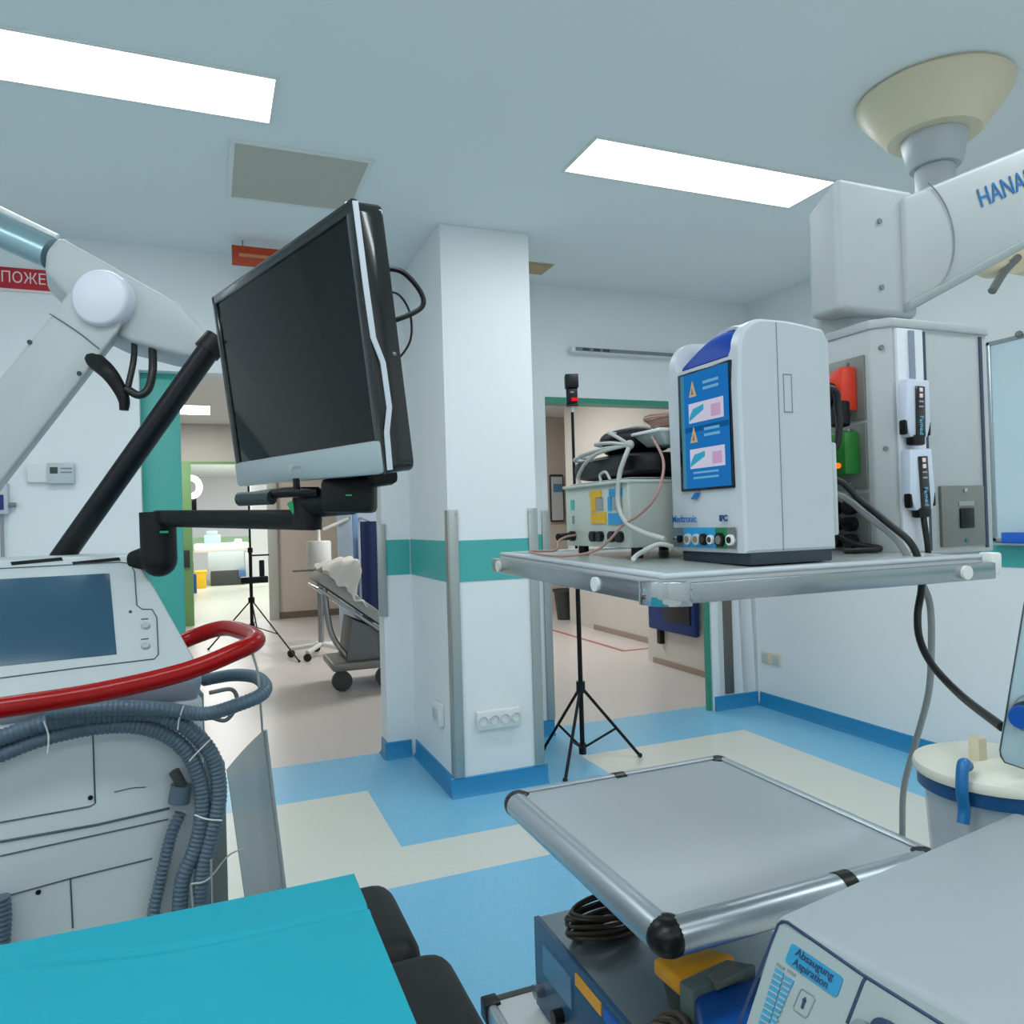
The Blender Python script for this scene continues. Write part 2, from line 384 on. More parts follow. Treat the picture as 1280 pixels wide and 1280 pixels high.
f = MB(); f.b2(x0-.02, x1+.02, y0-.02, y0, CZ-.008, CZ); f.b2(x0-.02, x1+.02, y1, y1+.02, CZ-.008, CZ); f.b2(x0-.02, x0, y0, y1, CZ-.008, CZ); f.b2(x1, x1+.02, y0, y1, CZ-.008, CZ)
f.build('frame', WHITEP, v); MB().b2(x0, x1, y0, y1, CZ-.005, CZ-.001).build('grille', VENTG, v)
v = thing('ceiling_hatch', 'small tan ceiling plate beside the pillar top', 'vent', (1.81, 4.15, CZ))
MB().b2(1.66, 1.96, 4.06, 4.25, CZ-.006, CZ, bev=.002).build('plate', mat('tan_plate', (190, 164, 122), .6), v); MB().b2(1.70, 1.92, 4.08, 4.23, CZ-.009, CZ-.005).build('cover', mat('tan_plate', (190, 164, 122), .6), v)

# ------------------------------------------------------- things on the walls
def wallsign(name, lbl, x0, x1, z0, z1, y, m, txt, size, tm, tx, cx='LEFT'):
    r = thing(name, lbl, 'sign', ((x0+x1)/2, y, z0))
    MB().b2(x0, x1, y-.004, y, z0, z1).build('board', m, r); return r
r = wallsign('fire_sign', 'red sign with white Cyrillic lettering on the back wall behind the white arm', -1.25, -.42, 2.645, 2.752, 4.446, SIGNR, '', 0, None, 0)
MB().b2(-1.25, -.42, 4.4432, 4.446, 2.632, 2.645).build('border', SIGNT, r)
text('ПОЖЕЖНИЙ', .078, frame((-.945, 4.4415, 2.7), (1, 0, 0), (0, 0, 1)), SIGNT, r, cx='LEFT', width=.40)
r = thing('exit_sign', 'small orange sign hung under the ceiling behind the black monitor', 'sign', (.3, 4.2, 2.82))
MB().b2(.145, .5, 4.2, 4.22, 2.795, 2.898, bev=.002).build('board', SIGNO, r)
MB().b2(.18, .47, 4.197, 4.2, 2.838, 2.856).build('lettering_strip', SIGNY, r)
for x in (.2, .45): MB().cone((x, 4.21, 2.896), (x, 4.21, 2.93), .004, n=8).build('hanger', STEEL, r)
r = thing('thermostat', 'white wall thermostat box with a small dark display on the back wall at left', 'thermostat', (-.74, 4.43, 1.7))
MB().b2(-.845, -.75, 4.42, 4.4525, 1.662, 1.75, bev=.004).build('cover', WHITEP, r)
MB().b2(-.755, -.635, 4.405, 4.4525, 1.655, 1.76, bev=.005).build('housing', DEVW, r)
MB().b2(-.742, -.708, 4.402, 4.406, 1.706, 1.738).build('display', mat('dark_display', (40, 66, 62), .3), r)
for z in (1.712, 1.732): MB().b2(-.695, -.645, 4.403, 4.406, z-.004, z+.003).build('button', GREYL, r)
r = thing('intercom_box', 'white wall box with dark blue display and hanging cable at the left photo edge', 'intercom', (-.98, 4.42, 1.5))
MB().b2(-1.1, -.925, 4.39, 4.4525, 1.505, 1.66, bev=.006).build('housing', DEVW, r)
MB().b2(-1.06, -.94, 4.387, 4.391, 1.525, 1.6).build('display', BLUED, r)
MB().cone((-.925, 4.42, 1.55), (-.895, 4.42, 1.55), .012, n=10).build('plug', GREYL, r)
MB().tube([(-.955, 4.42, 1.51), (-.957, 4.425, 1.3), (-.95, 4.425, 1.0), (-.955, 4.425, .5)], .008).build('cable', CABLEG, r)
r = thing('emergency_light', 'long slim emergency light on the back wall above the right doorway', 'light fixture', (2.64, 4.42, 2.48))
MB().b2(2.225, 3.06, 4.38, 4.4525, 2.49, 2.525, bev=.006).build('housing', WHITEP, r)
MB().b2(2.25, 3.03, 4.374, 4.382, 2.497, 2.52).build('diffuser', GREYL, r)
for x in (2.3, 2.38, 2.45): MB().b2(x, x+.05, 4.371, 4.375, 2.5, 2.516).build('marking', DARKG, r)
r = thing('wall_socket', 'white four-gang wall socket low on the front of the pillar', 'socket', (1.365, 3.66, .31))
MB().b2(1.245, 1.485, 3.635, 3.6695, .33, .425, bev=.006).build('plate', WHITEP, r)
for i in range(4): MB().lathe([(0, -.002), (.019, -.002), (.024, .004), (.024, .006)], M=Mx.Translation((1.275+.06*i, 3.634, .377)) @ Mx.Rotation(math.pi/2, 4, 'X'), n=20).build('outlet', DEVW, r)
r = thing('wall_socket', 'white socket on the left flank of the pillar near the floor', 'socket', (1.115, 3.9, .3))
MB().b2(1.098, 1.1275, 3.83, 3.97, .32, .44, bev=.006).build('plate', WHITEP, r); MB().b2(1.094, 1.099, 3.86, 3.94, .35, .41, bev=.002).build('outlet', DEVW, r)
r = thing('wall_socket', 'double socket low on the right wall near the room corner', 'socket', (3.69, 4.3, .3))
MB().b2(3.685, 3.6995, 4.2, 4.395, .318, .398, bev=.004).build('plate', CREAMW, r)
for y in (4.245, 4.35): MB().b2(3.681, 3.686, y-.03, y+.03, .33, .387, bev=.002).build('outlet', DEVW, r)
r = thing('whiteboard', 'pale blue whiteboard on the right wall at the photo edge', 'whiteboard', (3.69, 1.9, 1.22))
MB().b2(3.684, 3.692, 1.22, 2.6, 1.24, 2.21).build('panel', mat('whiteboard_face', (206, 226, 234), .2), r)
f = MB(); f.b2(3.676, 3.698, 1.2, 2.62, 2.21, 2.23, bev=.003); f.b2(3.676, 3.698, 1.2, 2.62, 1.22, 1.24, bev=.003); f.b2(3.676, 3.698, 2.6, 2.62, 1.22, 2.23, bev=.003); f.b2(3.676, 3.698, 1.2, 1.22, 1.22, 2.23, bev=.003)
f.build('frame', ALU, r); MB().b2(3.62, 3.68, 1.3, 2.62, 1.205, 1.215, bev=.002).build('ledge', ALU, r)
q = atx(1273, 418, 3.67); MB().sph((3.675, q.y, q.z), .018).build('hanging_clip', GREYP, r)
tag(MB().b2(3.63, 3.67, 2.38, 2.545, 1.2155, 1.268, bev=.004).build('board_eraser', mat('eraser_blue', (30, 100, 206), .5)), 'bright blue board eraser on the whiteboard ledge', 'eraser')

# ------------------------------------------------------- light stand with flash
def stand(name, lbl, base, feet, htop, hub, low, poleR=.011):
    bx, by = base; r = thing(name, lbl, 'light stand', (bx, by, 0))
    MB().cone((bx, by, .05), (bx, by, htop*.55), poleR*1.25).build('lower_pole', BLACKM, r)
    MB().cone((bx, by, htop*.55), (bx, by, htop), poleR*.8).build('upper_pole', BLACKM, r)
    MB().cone((bx, by, htop*.55-.03), (bx, by, htop*.55+.03), poleR*1.9).build('clamp', BLACKP, r)
    MB().cone((bx, by, hub-.035), (bx, by, hub+.03), poleR*2.4).build('collar', BLACKP, r)
    MB().cone((bx, by, low-.03), (bx, by, low+.03), poleR*2).build('lower_collar', BLACKP, r)
    for (fx, fy) in feet:
        l = MB().cone((bx, by, hub), (fx, fy, .012), .009, n=10).build('leg', BLACKM, r)
        MB().sph((fx, fy, .014), .014).build('foot', BLACKR, l)
        MB().cone((bx, by, low), lerp((bx, by, hub), (fx, fy, .01), .6), .007, n=8).build('strut', BLACKM, r)
    return r
feet = [tuple(atz(800, 947, 0))[:2], (1.72, 3.62), tuple(atz(680, 938, 0))[:2]]
stand('light_stand', 'black tripod light stand with a camera flash in front of the right doorway', (1.985, 3.93), feet, 2.02, .42, .06)
z0 = 2.035
r = thing('camera_flash', 'black camera flash with a red light on top of the near tripod stand', 'flash', (1.985, 3.93, z0-.015))
M = Mx.Translation((1.985, 3.93, z0)) @ Mx.Rotation(-YAW, 4, 'Z')
MB().cone((1.985, 3.93, z0-.015), (1.985, 3.93, z0+.02), .012).build('mount', CABLEW, r)
MB().box((0, 0, .026), (.07, .05, .012), M, .003).build('shoe', BLACKP, r)
MB().box((0, 0, .082), (.065, .045, .095), M, .006).build('body', BLACKP, r)
MB().box((0, 0, .165), (.078, .075, .08), M, .006).build('head', BLACKP, r)
MB().box((.014, -.024, .058), (.036, .004, .018), M).build('red_lamp', LEDR, r)
MB().box((0, -.024, .1), (.022, .004, .01), M).build('button', GREYP, r)

# ------------------------------------------------------- far hall and ward
cx, cy = .46, 9.75
r2 = stand('light_stand', 'black tripod light stand in the hall beyond the left doorway', (cx, cy), [tuple(atz(374, 828, 0))[:2], (cx-.5, cy-.35), (cx+.1, cy+.6)], 2.05, .52, .2, .016)
p = aty(325, 700, cy)
b = MB(); b.b2(cx-.12, cx+.2, cy-.05, cy+.05, p.z-.28, p.z-.2, bev=.01); b.b2(cx+.1, cx+.16, cy-.04, cy+.04, p.z-.2, p.z+.0, bev=.01); b.b2(cx-.02, cx+.22, cy-.03, cy+.03, p.z+.05, p.z+.07)
b.build('bracket', BLACKP, r2)
def far(name, lbl, cat, parts, Y, group=None):
    if Y is None: Y = atz(parts[0][1], max(p[4] for p in parts), 0).y
    q = [aty(x, y, Y) for _, x, y, _, _, _, _ in parts]
    zmin = min(aty(a, b_, Y).z for _, _, _, a, b_, _, _ in parts)
    r = thing(name, lbl, cat, (q[0].x, Y, zmin), group)
    for nm, xa, ya, xb, yb, dep, m in parts:
        A, B = aty(xa, ya, Y), aty(xb, yb, Y)
        MB().b2(A.x, B.x, Y, Y+dep, B.z, A.z, bev=min(.02, abs(B.x-A.x)/5, abs(A.z-B.z)/5)).build(nm, m, r)
    return r
r = far('hospital_bed', 'white hospital bed far off in the bright ward', 'bed', [('mattress', 242, 681, 312, 689, 1.8, CLOTHW), ('side_panel', 259, 689, 306, 713, .06, mat('bed_grey', (192, 204, 206), .5)), ('undercarriage', 263, 713, 306, 734, .8, DARKG), ('blue_drive_unit', 298, 712, 307, 721, -.1, mat('steel_blue', (70, 110, 150), .5)), ('head_board', 306, 690, 318, 733, .06, DEVW)], None)
BY = atz(242, 734, 0).y
far('waste_bucket', 'yellow waste bucket beside the far bed in the ward', 'bucket', [('bucket', 244, 717, 258, 736, .25, mat('bucket_yellow', (240, 190, 30), .5)), ('lid', 243, 714, 259, 718, .25, mat('bucket_yellow', (240, 190, 30), .5))], None)
far('folded_linen', 'green folded linen on the far white bed', 'linen', [('cloth', 255, 669, 276, 680, .5, mat('linen_green', (150, 190, 178), .8)), ('top_fold', 258, 664, 272, 669, .4, mat('linen_green', (150, 190, 178), .8))], BY+.4)
far('pink_cloth', 'small pink cloth on the far bed end', 'cloth', [('cloth', 293, 674, 303, 684, .3, mat('cloth_pink', (206, 172, 180), .8))], BY+.1)
r = far('ring_lamp', 'lit round lamp with black housing beside the green door frame', 'lamp', [('housing', 236, 621, 246, 640, .15, BLACKP), ('post', 237, 640, 241, 770, .06, GREYP)], None); RY = atz(236, 770, 0).y
q = aty(241, 609, RY)
MB().tube([(q.x+.12*math.cos(a)-.02, RY-.05, q.z+.145*math.sin(a)) for a in [math.radians(-130+k*15) for k in range(18)]], .05, 10).build('ring', LAMPH, r)
far('red_bag', 'red and blue bag standing at the ward entrance', 'bag', [('red_pocket', 236, 702, 242, 718, .2, mat('bag_red', (150, 30, 40), .7)), ('blue_pocket', 236, 718, 246, 742, .2, mat('bag_blue', (24, 70, 130), .7))], None)
for i, xx in enumerate((262, 292)):
    pass
far('ward_curtain', 'white curtain hanging in the ward behind the far tripod', 'curtain', [('curtain', 312, 590, 336, 722, .05, RWALL), ('hem', 312, 722, 336, 726, .05, RWALL)], 19.0)
far('storage_cabinet', 'white low cabinet beyond the bed end in the ward', 'cabinet', [('body', 306, 696, 318, 733, .4, DEVW), ('top', 305, 692, 319, 696, .4, DEVW)], BY+1.5)
# cylinder dispenser on castor stand
Y = 8.3; q = aty(402, 815, Y); bx = q.x
r = thing('castor_stand', 'white wheeled stand with a cylindrical canister in the hall', 'stand', (bx, Y, 0))
zt, zb = aty(400, 676, Y).z, aty(400, 710, Y).z
MB().lathe([(0, zb), (.125, zb), (.13, zb+.02), (.13, zt-.02), (.12, zt), (0, zt)], (bx, Y, 0)).build('canister', WHITEP, r)
MB().cone((bx, Y, .1), (bx, Y, zb), .03).build('pole', STEEL, r)
MB().cone((bx, Y, zt), (bx, Y, zt+.18), .02).build('spout', WHITEP, r)
MB().b2(bx-.28, bx-.02, Y-.02, Y+.02, zb-.03, zb-.01).build('bracket', GREYP, r)
for k in range(5):
    a = math.radians(20+72*k); px_, py_ = bx+.32*math.cos(a), Y+.32*math.sin(a)
    l = MB().tube([(bx, Y, .13), (px_, py_, .09)], .025, smooth=False).build('leg', WHITEP, r)
    MB().cone((px_, py_-.02, .04), (px_, py_+.02, .04), .04, n=14).build('castor', BLACKR, l)
# hand rail and dark blue coat
Y = 9.5
A, B = aty(404, 662, Y), aty(436, 648, Y)
r = thing('wall_rail', 'white sloping grab rail on the pale blue hall wall', 'rail', (A.x, Y, A.z)); MB().cone(A, B, .02).build('bar', WHITEP, r); MB().cone(B, B+V((0, .06, 0)), .018).build('bracket', STEEL, r)
Y = 9.0
A, B = aty(450, 652, Y), aty(475, 725, Y)
r = thing('hanging_apron', 'dark blue protective apron hanging in the hall left of the pillar', 'apron', (A.x+.15, Y, B.z-.5))
MB().grid(lambda u, w: V((A.x+(B.x-A.x+.15)*u, Y+.02*math.sin(u*14), A.z+(B.z-.5-A.z)*w)), 16, 6, .02).build('cloth', DKBLUE, r)
MB().cone((A.x+.1, Y, A.z), (A.x+.1, Y+.55, A.z+.05), .012).build('hook', STEEL, r)
Y = 9.2
A, B = aty(440, 610, Y), aty(449, 720, Y); tag(MB().b2(A.x, B.x, Y, Y+.06, 0, A.z, bev=.004).build('door_edge', mat('mid_blue_paint', (110, 150, 190), .5)), 'blue door edge standing open in the hall', 'door')
# gurney with white sheet
Y = 6.4
r = thing('gurney', 'grey hospital gurney with raised backrest in the hall left of the pillar', 'gurney', (1.45, Y, 0))
ha, hb = aty(398, 728, Y), aty(474, 792, Y)
ct = lerp(ha, hb, .5)
def slab(mb, p, q_, wy, th, m=None):
    p, q_ = V(p), V(q_); d = (q_-p).normalized(); n = V((-d.z, 0, d.x)); n = n if n.z > 0 else -n
    mb.hexa([p, q_, q_+V((0, wy, 0)), p+V((0, wy, 0)), p+n*th, q_+n*th, q_+n*th+V((0, wy, 0)), p+n*th+V((0, wy, 0))], .012, m=m); return mb
slab(MB(), ha, hb+V((.5, 0, -.3)), .65, .09).build('mattress', mat('gurney_grey', (170, 174, 172), .6), r)
slab(MB(), ha-V((.02, 0, .06)), hb+V((.5, 0, -.36)), .65, .03).build('frame', STEEL, r)
MB().tube([ha+V((.05, .05, -.05)), (ha.x+.1, Y+.05, .5), (ha.x+.25, Y+.1, .25)], .025).build('strut', STEEL, r)
MB().b2(ha.x+.1, hb.x+.5, Y, Y+.6, .17, .24, bev=.02).build('base', GREYP, r)
for k in (.18, .55): MB().cone((ha.x+k, Y+.03, .085), (ha.x+k, Y+.08, .085), .085, n=18).build('castor', DARKG, r)
MB().hexa([(ha.x+.22, Y+.05, .24), (ha.x+.6, Y+.05, .24), (ha.x+.6, Y+.5, .24), (ha.x+.22, Y+.5, .24), (ha.x+.28, Y+.05, .6), (ha.x+.6, Y+.05, .45), (ha.x+.6, Y+.5, .45), (ha.x+.28, Y+.5, .6)], .01).build('lift_cover', mat('gurney_dark', (112, 118, 120), .5), r)
d = (hb-ha).normalized(); n = V((-d.z, 0, d.x)); n = n if n.z > 0 else -n
def sheet(u, w):
    lift = .10+.24*math.sin(min(1, u*1.35)*math.pi)**.8*(.7+.3*math.sin(w*math.pi*.9+.5))
    edge = -.035 if w < .02 else 0
    sm = min(1, w*7); lift = .092+(lift-.092)*sm*sm*(3-2*sm); edge = 0
    p = ha + (hb-ha)*(u*.70-.05) + n*(lift+edge+.014*math.sin(u*15+w*8)+.01*math.sin(u*31-w*17))
    return p + V((0, .68*w-.03+(.02*math.sin(u*12) if w < .02 else 0), 0))
tag(MB().grid(sheet, 30, 20, -.012).build('sheet', CLOTHW), 'rumpled white sheet lying on the raised end of the gurney', 'sheet')
# right doorway: notice board, waste bin, folded seat
far('notice_board', 'notice board with a dark frame on the beige end wall of the hall', 'notice board', [('frame', 687, 593, 706, 652, .03, DARKG)], 10.33)
o = [x for x in col.objects if x.name == 'notice_board'][0]
A, B = aty(689, 596, 10.32), aty(704.5, 650, 10.32); MB().b2(A.x, B.x, 10.32, 10.335, B.z, A.z).build('sheet', mat('paper', (206, 208, 212), .7), o)
A, B = aty(692, 605, 10.31), aty(703, 615, 10.31); MB().b2(A.x, B.x, 10.31, 10.325, B.z, A.z).build('sticker', mat('sticker_blue', (90, 140, 180), .7), o)
q = atz(706, 774, 0)
r = thing('waste_bin', 'grey waste bin standing at the end of the hall', 'bin', (q.x, q.y, 0))
MB().lathe([(0, 0), (.1, 0), (.14, .38), (.15, .39), (.15, .41), (.13, .41), (.095, .03), (0, .03)], (q.x, q.y, 0)).build('body', DARKG, r); MB().lathe([(.15, .39), (.16, .39), (.16, .42), (.14, .42), (.14, .41)], (q.x, q.y, 0)).build('rim', DARKG, r)
X = 3.9
r = thing('folding_seat', 'dark blue folding seat on the hall wall beyond the right doorway', 'seat', (X, 5.8, .5))
A, B = atx(816, 752, X), atx(876, 800, X)
MB().b2(X-.06, X, min(A.y, B.y), max(A.y, B.y), B.z+.02, .9, bev=.02).build('seat', mat('seat_blue', (0, 46, 112), .6), r)
MB().b2(X-.075, X-.055, min(A.y, B.y)+.05, max(A.y, B.y)-.28, B.z+.12, .9, bev=.008).build('pad', mat('seat_dark', (16, 18, 30), .5), r)
MB().b2(X-.02, X+.029, max(A.y, B.y)-.14, max(A.y, B.y)-.08, B.z-.12, B.z+.06, bev=.005).build('bracket', BLACKP, r)

# ======================================================= CEILING PENDANT
PM = Mx.Translation((.52, .80, 1.324)) @ Mx.Rotation(math.radians(1.2), 4, 'X')   # shelf frame: u right, v back, w up
def S(u, v, w=0): return PM @ V((u, v, w))
cc = V((2.52, 1.965, CZ))
r = thing('ceiling_pendant', 'white medical supply pendant hung from the ceiling with blue lettering on its arm', 'pendant', (cc.x, cc.y, CZ))
PEND = r
MB().lathe([(0, 0), (.252, 0), (.262, -.012), (.257, -.03), (.168, -.15), (.155, -.162), (.09, -.162), (0, -.162)], cc).build('ceiling_cover', CREAMW, r)
MB().lathe([(0, -.155), (.108, -.155), (.11, -.175), (.094, -.262), (.084, -.275), (0, -.275)], cc).build('collar', PENDW, r)
MB().lathe([(.06, -.27), (.068, -.28), (.068, -.6), (.06, -.61), (0, -.61)], cc).build('tube', PENDW, r)
# arms
y0, y1 = .985, 1.10
A0, A1 = V((1.245, .985, 1.862)), V((2.35, .95, 2.30))
T0, T1 = aty(1120, 250, .99), aty(1280, 185, .99); B0, B1 = aty(1190, 352, .99), aty(1280, 303, .99)
dt, db = (T1-T0), (B1-B0)
def ext(p, d, x): return p + d*((x-p.x)/d.x)
xs = 1.19, 2.0
quad = [ext(B0, db, xs[0]), ext(B0, db, xs[1]), ext(T0, dt, xs[1]), ext(T0, dt, xs[0])]
arm = MB(); arm.hexa([(p.x, y, p.z) for y in (.99, 1.075) for p in quad], .008); a = arm.build('arm', PENDW, r)
text('HANAULUX', .052, frame((1.382, .9885, 1.987), (.92, 0, .39), (-.39, 0, .92)), BLUEM, a, cx='LEFT', ext=.0003)
bar = MB(); bar.hexa([(p.x, y, p.z) for y in (.986, 1.079) for p in (quad[0]-V((0, 0, .012)), quad[1]-V((0, 0, .012)), quad[1]+V((0, 0, .006)), quad[0]+V((0, 0, .006)))], .003)
bar.build('trim_strip', mat('seam_grey', (150, 160, 160), .4), a)
kc = V((1.2, .989, 1.9)); ring = MB(); ring.tube([kc+V((.112*math.cos(t), -.001, .112*math.sin(t))) for t in [math.radians(-75+k*10) for k in range(15)]], .0013, 6); ring.build('pivot_seam', mat('seam_line', (140, 150, 152), .5), a)
E1 = (quad[1]+quad[2])/2
MB().cone((E1.x, 1.05, E1.z-.16), (E1.x, 1.05, E1.z+.2), .085, n=32).build('elbow', PENDW, r)
MB().tube([(E1.x, 1.05, E1.z+.06), (cc.x, cc.y, 2.34)], .055, 16, smooth=False).build('upper_arm', PENDW, r)
b0 = MB(); b0.hexa([(1.037, 1.0, 1.752), (1.229, 1.0, 1.752), (1.229, 1.072, 1.752), (1.034, 1.072, 1.752), (1.037, 1.0, 1.99), (1.229, 1.0, 1.99), (1.229, 1.072, 1.955), (1.034, 1.072, 1.945)], .012, 4); hb_ = b0.build('arm_head', PENDW, r)
for z in (1.80, 1.92):
    q = V((1.135, .9995, z)); MB().cone(q, q-V((0, .003, 0)), .005, n=10).build('screw', STEEL, hb_)
MB().cone((1.14, 1.1, 1.72), (1.14, 1.1, 1.76), .075, n=28).build('swivel', PENDW, r)
# column
prof = [(1.098, .95), (1.335, .95), (1.335, 1.29), (1.075, 1.29), (1.075, .975)]
cb = MB(); cb.prism(prof, .40, Mx.Translation((0, 0, 1.318)), .003); colm = cb.build('column', PENDW, r)
lp = [(1.096, .946), (1.338, .946), (1.338, 1.294), (1.071, 1.294), (1.071, .973)]
MB().prism(lp, .016, Mx.Translation((0, 0, 1.714)), .003).build('column_lid', PENDW, colm)
f = MB(); f.b2(1.104, 1.166, .944, .951, 1.325, 1.712, bev=.002); f.build('rail_strip', mat('rail_white', (226, 230, 238), .4), colm)
f = MB(); f.b2(1.13, 1.142, .941, .9455, 1.56, 1.708); f.build('rail_groove', mat('groove_blue_grey', (138, 150, 168), .5), colm)
for (x0, x1) in ((1.1665, 1.176), (1.3135, 1.32)): MB().b2(x0, x1, .9475, .951, 1.325, 1.71).build('slot', mat('slot_dark', (58, 70, 92), .5), colm)
pl = MB(); pl.b2(1.198, 1.307, .944, .951, 1.33, 1.438, bev=.001); pl = pl.build('socket_plate', GREYP, colm)
MB().b2(1.242, 1.277, .938, .945, 1.362, 1.40, bev=.002).build('plate_socket', BLACKP, pl) if False else None
MB().b2(1.241, 1.276, .9405, .945, 1.362, 1.398, bev=.002).build('data_socket', BLACKP, colm)
MB().b2(1.239, 1.277, .942, .945, 1.402, 1.41).build('socket_label', CABLEG, colm)
for z in (1.34, 1.43): MB().cone((1.256, .944, z), (1.256, .941, z), .004, n=10).build('screw', CHROME, colm)
for (x, z) in ((1.086, 1.68), (1.088, 1.505)): MB().cone((x-.003, .957, z), (x+.003, .967, z), .004, n=10).build('screw', GREYP, colm)
# sockets on the face towards the screen side
for (za, zb_, nm) in ((1.56, 1.672, 'gas_plate'), (1.437, 1.553, 'gas_plate'), (1.326, 1.43, 'power_plate')):
    q = MB(); q.b2(1.070, 1.0755, .986, 1.10, za, zb_, bev=.001); q.build(nm, GREYP, colm)
    for z in (za+.01, zb_-.01): MB().cone((1.070, 1.02, z), (1.067, 1.02, z), .0035, n=8).build('screw', CHROME, colm)
q = MB(); q.hexa([(1.030, 1.0, 1.575), (1.07, 1.0, 1.575), (1.07, 1.068, 1.59), (1.030, 1.068, 1.6), (1.036, 1.0, 1.655), (1.07, 1.0, 1.655), (1.07, 1.068, 1.64), (1.030, 1.068, 1.63)], .005)
q.build('red_gas_socket', REDP, colm)
MB().cone((1.015, 1.028, 1.605), (1.032, 1.03, 1.608), .022, n=20).build('red_socket_port', BLACKP, colm)
q = MB(); q.b2(1.034, 1.07, .998, 1.07, 1.462, 1.54, bev=.006); q.build('green_gas_socket', GRNP, colm)
MB().cone((1.018, 1.045, 1.485), (1.036, 1.045, 1.49), .02, n=18).build('green_socket_port', GREYP, colm)
q = at(1067, 580, 1.335); MB().sph((1.031, 1.012, 1.479), .005).build('orange_indicator', LEDO, colm)
for i, z in enumerate((1.345, 1.375, 1.405)):
    MB().cone((1.055, 1.02, z), (1.072, 1.02, z), .013, n=14).build('power_outlet', BLACKP, colm); MB().cone((1.055, 1.055, z), (1.072, 1.055, z), .013, n=14).build('power_outlet', BLACKP, colm)
# shelf of the pendant
sh = MB(); sh.b2(.012, .605, .012, .592, -.03, -.004, PM, .006); sh = sh.build('shelf', PENDW, r)
f = MB(); f.b2(.012, .605, .012, .03, -.006, .001, PM, .003); f.b2(.012, .03, .03, .592, -.006, .001, PM, .003); f.b2(.03, .605, .575, .592, -.006, .001, PM, .003); f.build('raised_lip', DEVW, sh)
MB().b2(.03, .6, .03, .575, -.0045, -.0025, PM).build('shelf_top', mat('shelf_laminate', (188, 196, 194), .25), sh)
MB().b2(.042, .603, -.004, .007, -.036, -.010, PM, .0015).build('side_rail', STEEL, sh)
MB().b2(-.004, .007, .042, .592, -.036, -.010, PM, .0015).build('front_rail', STEEL, sh)
k = MB()
ang = [math.radians(180+90*i/10) for i in range(11)]
poly = [(.042+.049*math.cos(a), .042+.049*math.sin(a)) for a in ang] + [(.042+.028*math.cos(a), .042+.028*math.sin(a)) for a in reversed(ang)]
k.prism(poly, .031, PM @ Mx.Translation((0, 0, -.039)), .001); k.build('corner_clamp', CHROME, sh)
for (u, v, du, dv) in ((.535, -.004, 0, -1), (-.004, .16, -1, 0), (-.004, .55, -1, 0)):
    MB().cone(S(u, v, -.023), S(u+du*.005, v+dv*.005, -.023), .0105, n=20).build('rail_peg', WHITEP, sh)
MB().b2(.595, .618, -.004, .02, -.03, .004, PM, .004).build('rail_end_cap', WHITEP, sh)
MB().b2(.56, .79, .16, .48, -.034, -.006, PM, .003).build('shelf_bracket', PENDW, sh)

# power console on the shelf ------------------------------------------------
zb = S(.25, .15, 0).z
r = thing('surgical_power_console', 'white surgical power console with a lit blue screen on the pendant shelf', 'medical console', (.85, .95, zb))
FX, YN, YF, ZB, ZT = .703, .862, 1.042, zb+.016, 1.680
DX = .168
MB().b2(FX+.012, FX+DX-.003, YN+.006, YF-.008, zb-.002, ZB+.002, bev=.003).build('base', mat('base_blue_grey', (52, 62, 74), .5), r)
# body lofted across its width with a scoop between the two cheeks
def profile(s):     # side outline (x, z) for scoop amount s
    zt = ZT; pts = [(0, ZB), (.0, ZB+.01)]
    zl = zt-.043; zs = 1.634
    pts += [(-.003, zl-.05), (0, zs-.008 if s else zl-.012)]
    for k in range(7):
        a = math.pi/2*k/6
        c1 = (.042-.042*math.cos(a), zl+.043*math.sin(a)); c2 = (.010*math.sin(a)+.07*k/6*k/6, zs-.006+.006*math.sin(a))
        pts.append(c2 if s else c1)
    pts += [(.086, zt-.008) if s else (.09, zt), (.12, zt-.003), (DX-.012, zt-.008), (DX, zt-.026), (DX, ZB)]
    return pts
ys = [(YN, 0), (YN+.004, 0), (YN+.02, 0), (YN+.026, 1), (YF-.026, 1), (YF-.02, 0), (YF-.004, 0), (YF, 0)]
bm = bmesh.new(); rows = []
for y, s in ys:
    ins = .004 if y in (YN, YF) else 0
    P_ = profile(s); cxm = .08; czm = (ZB+ZT)/2
    rows.append([bm.verts.new((FX + (x + (ins if x < cxm else -ins)), y, z + (ins if z < czm else -ins))) for x, z in P_])
n_ = len(rows[0])
for A, B in zip(rows, rows[1:]):
    for i in range(n_): bm.faces.new((A[i], A[(i+1) % n_], B[(i+1) % n_], B[i]))
bm.faces.new(rows[0]); bm.faces.new(list(reversed(rows[-1]))); bmesh.ops.recalc_face_normals(bm, faces=list(bm.faces))
mb = MB(); mb._merge(bm); body = mb.build('body', DEVW, r, angle=32)
hm = MB(); yy0, yy1 = YN+.024, YF-.024
def hsurf(u, w):
    a = u*math.pi/2; y = yy0+(yy1-yy0)*w; h = .020+.030*math.sin(w*math.pi)**.8
    return V((FX+.010+.018*u+.026*(1-math.cos(a)), y, 1.633+h*math.sin(a)))
hm.grid(hsurf, 10, 16, .003); hm.build('handle_scoop', BLUEP, r)
hm = MB(); hm.grid(lambda u, w: hsurf(1, w)+V((-.002+.045*u, 0, .001+.004*math.sin(u*math.pi))), 6, 16, -.005); hm.build('carrying_handle', DEVW, r)
MB().b2(FX+.10, FX+.15, yy0+.01, yy1-.01, ZT-.008, ZT-.0005, bev=.003).build('top_inlay', mat('sky_inlay', (60, 150, 210), .4), r)
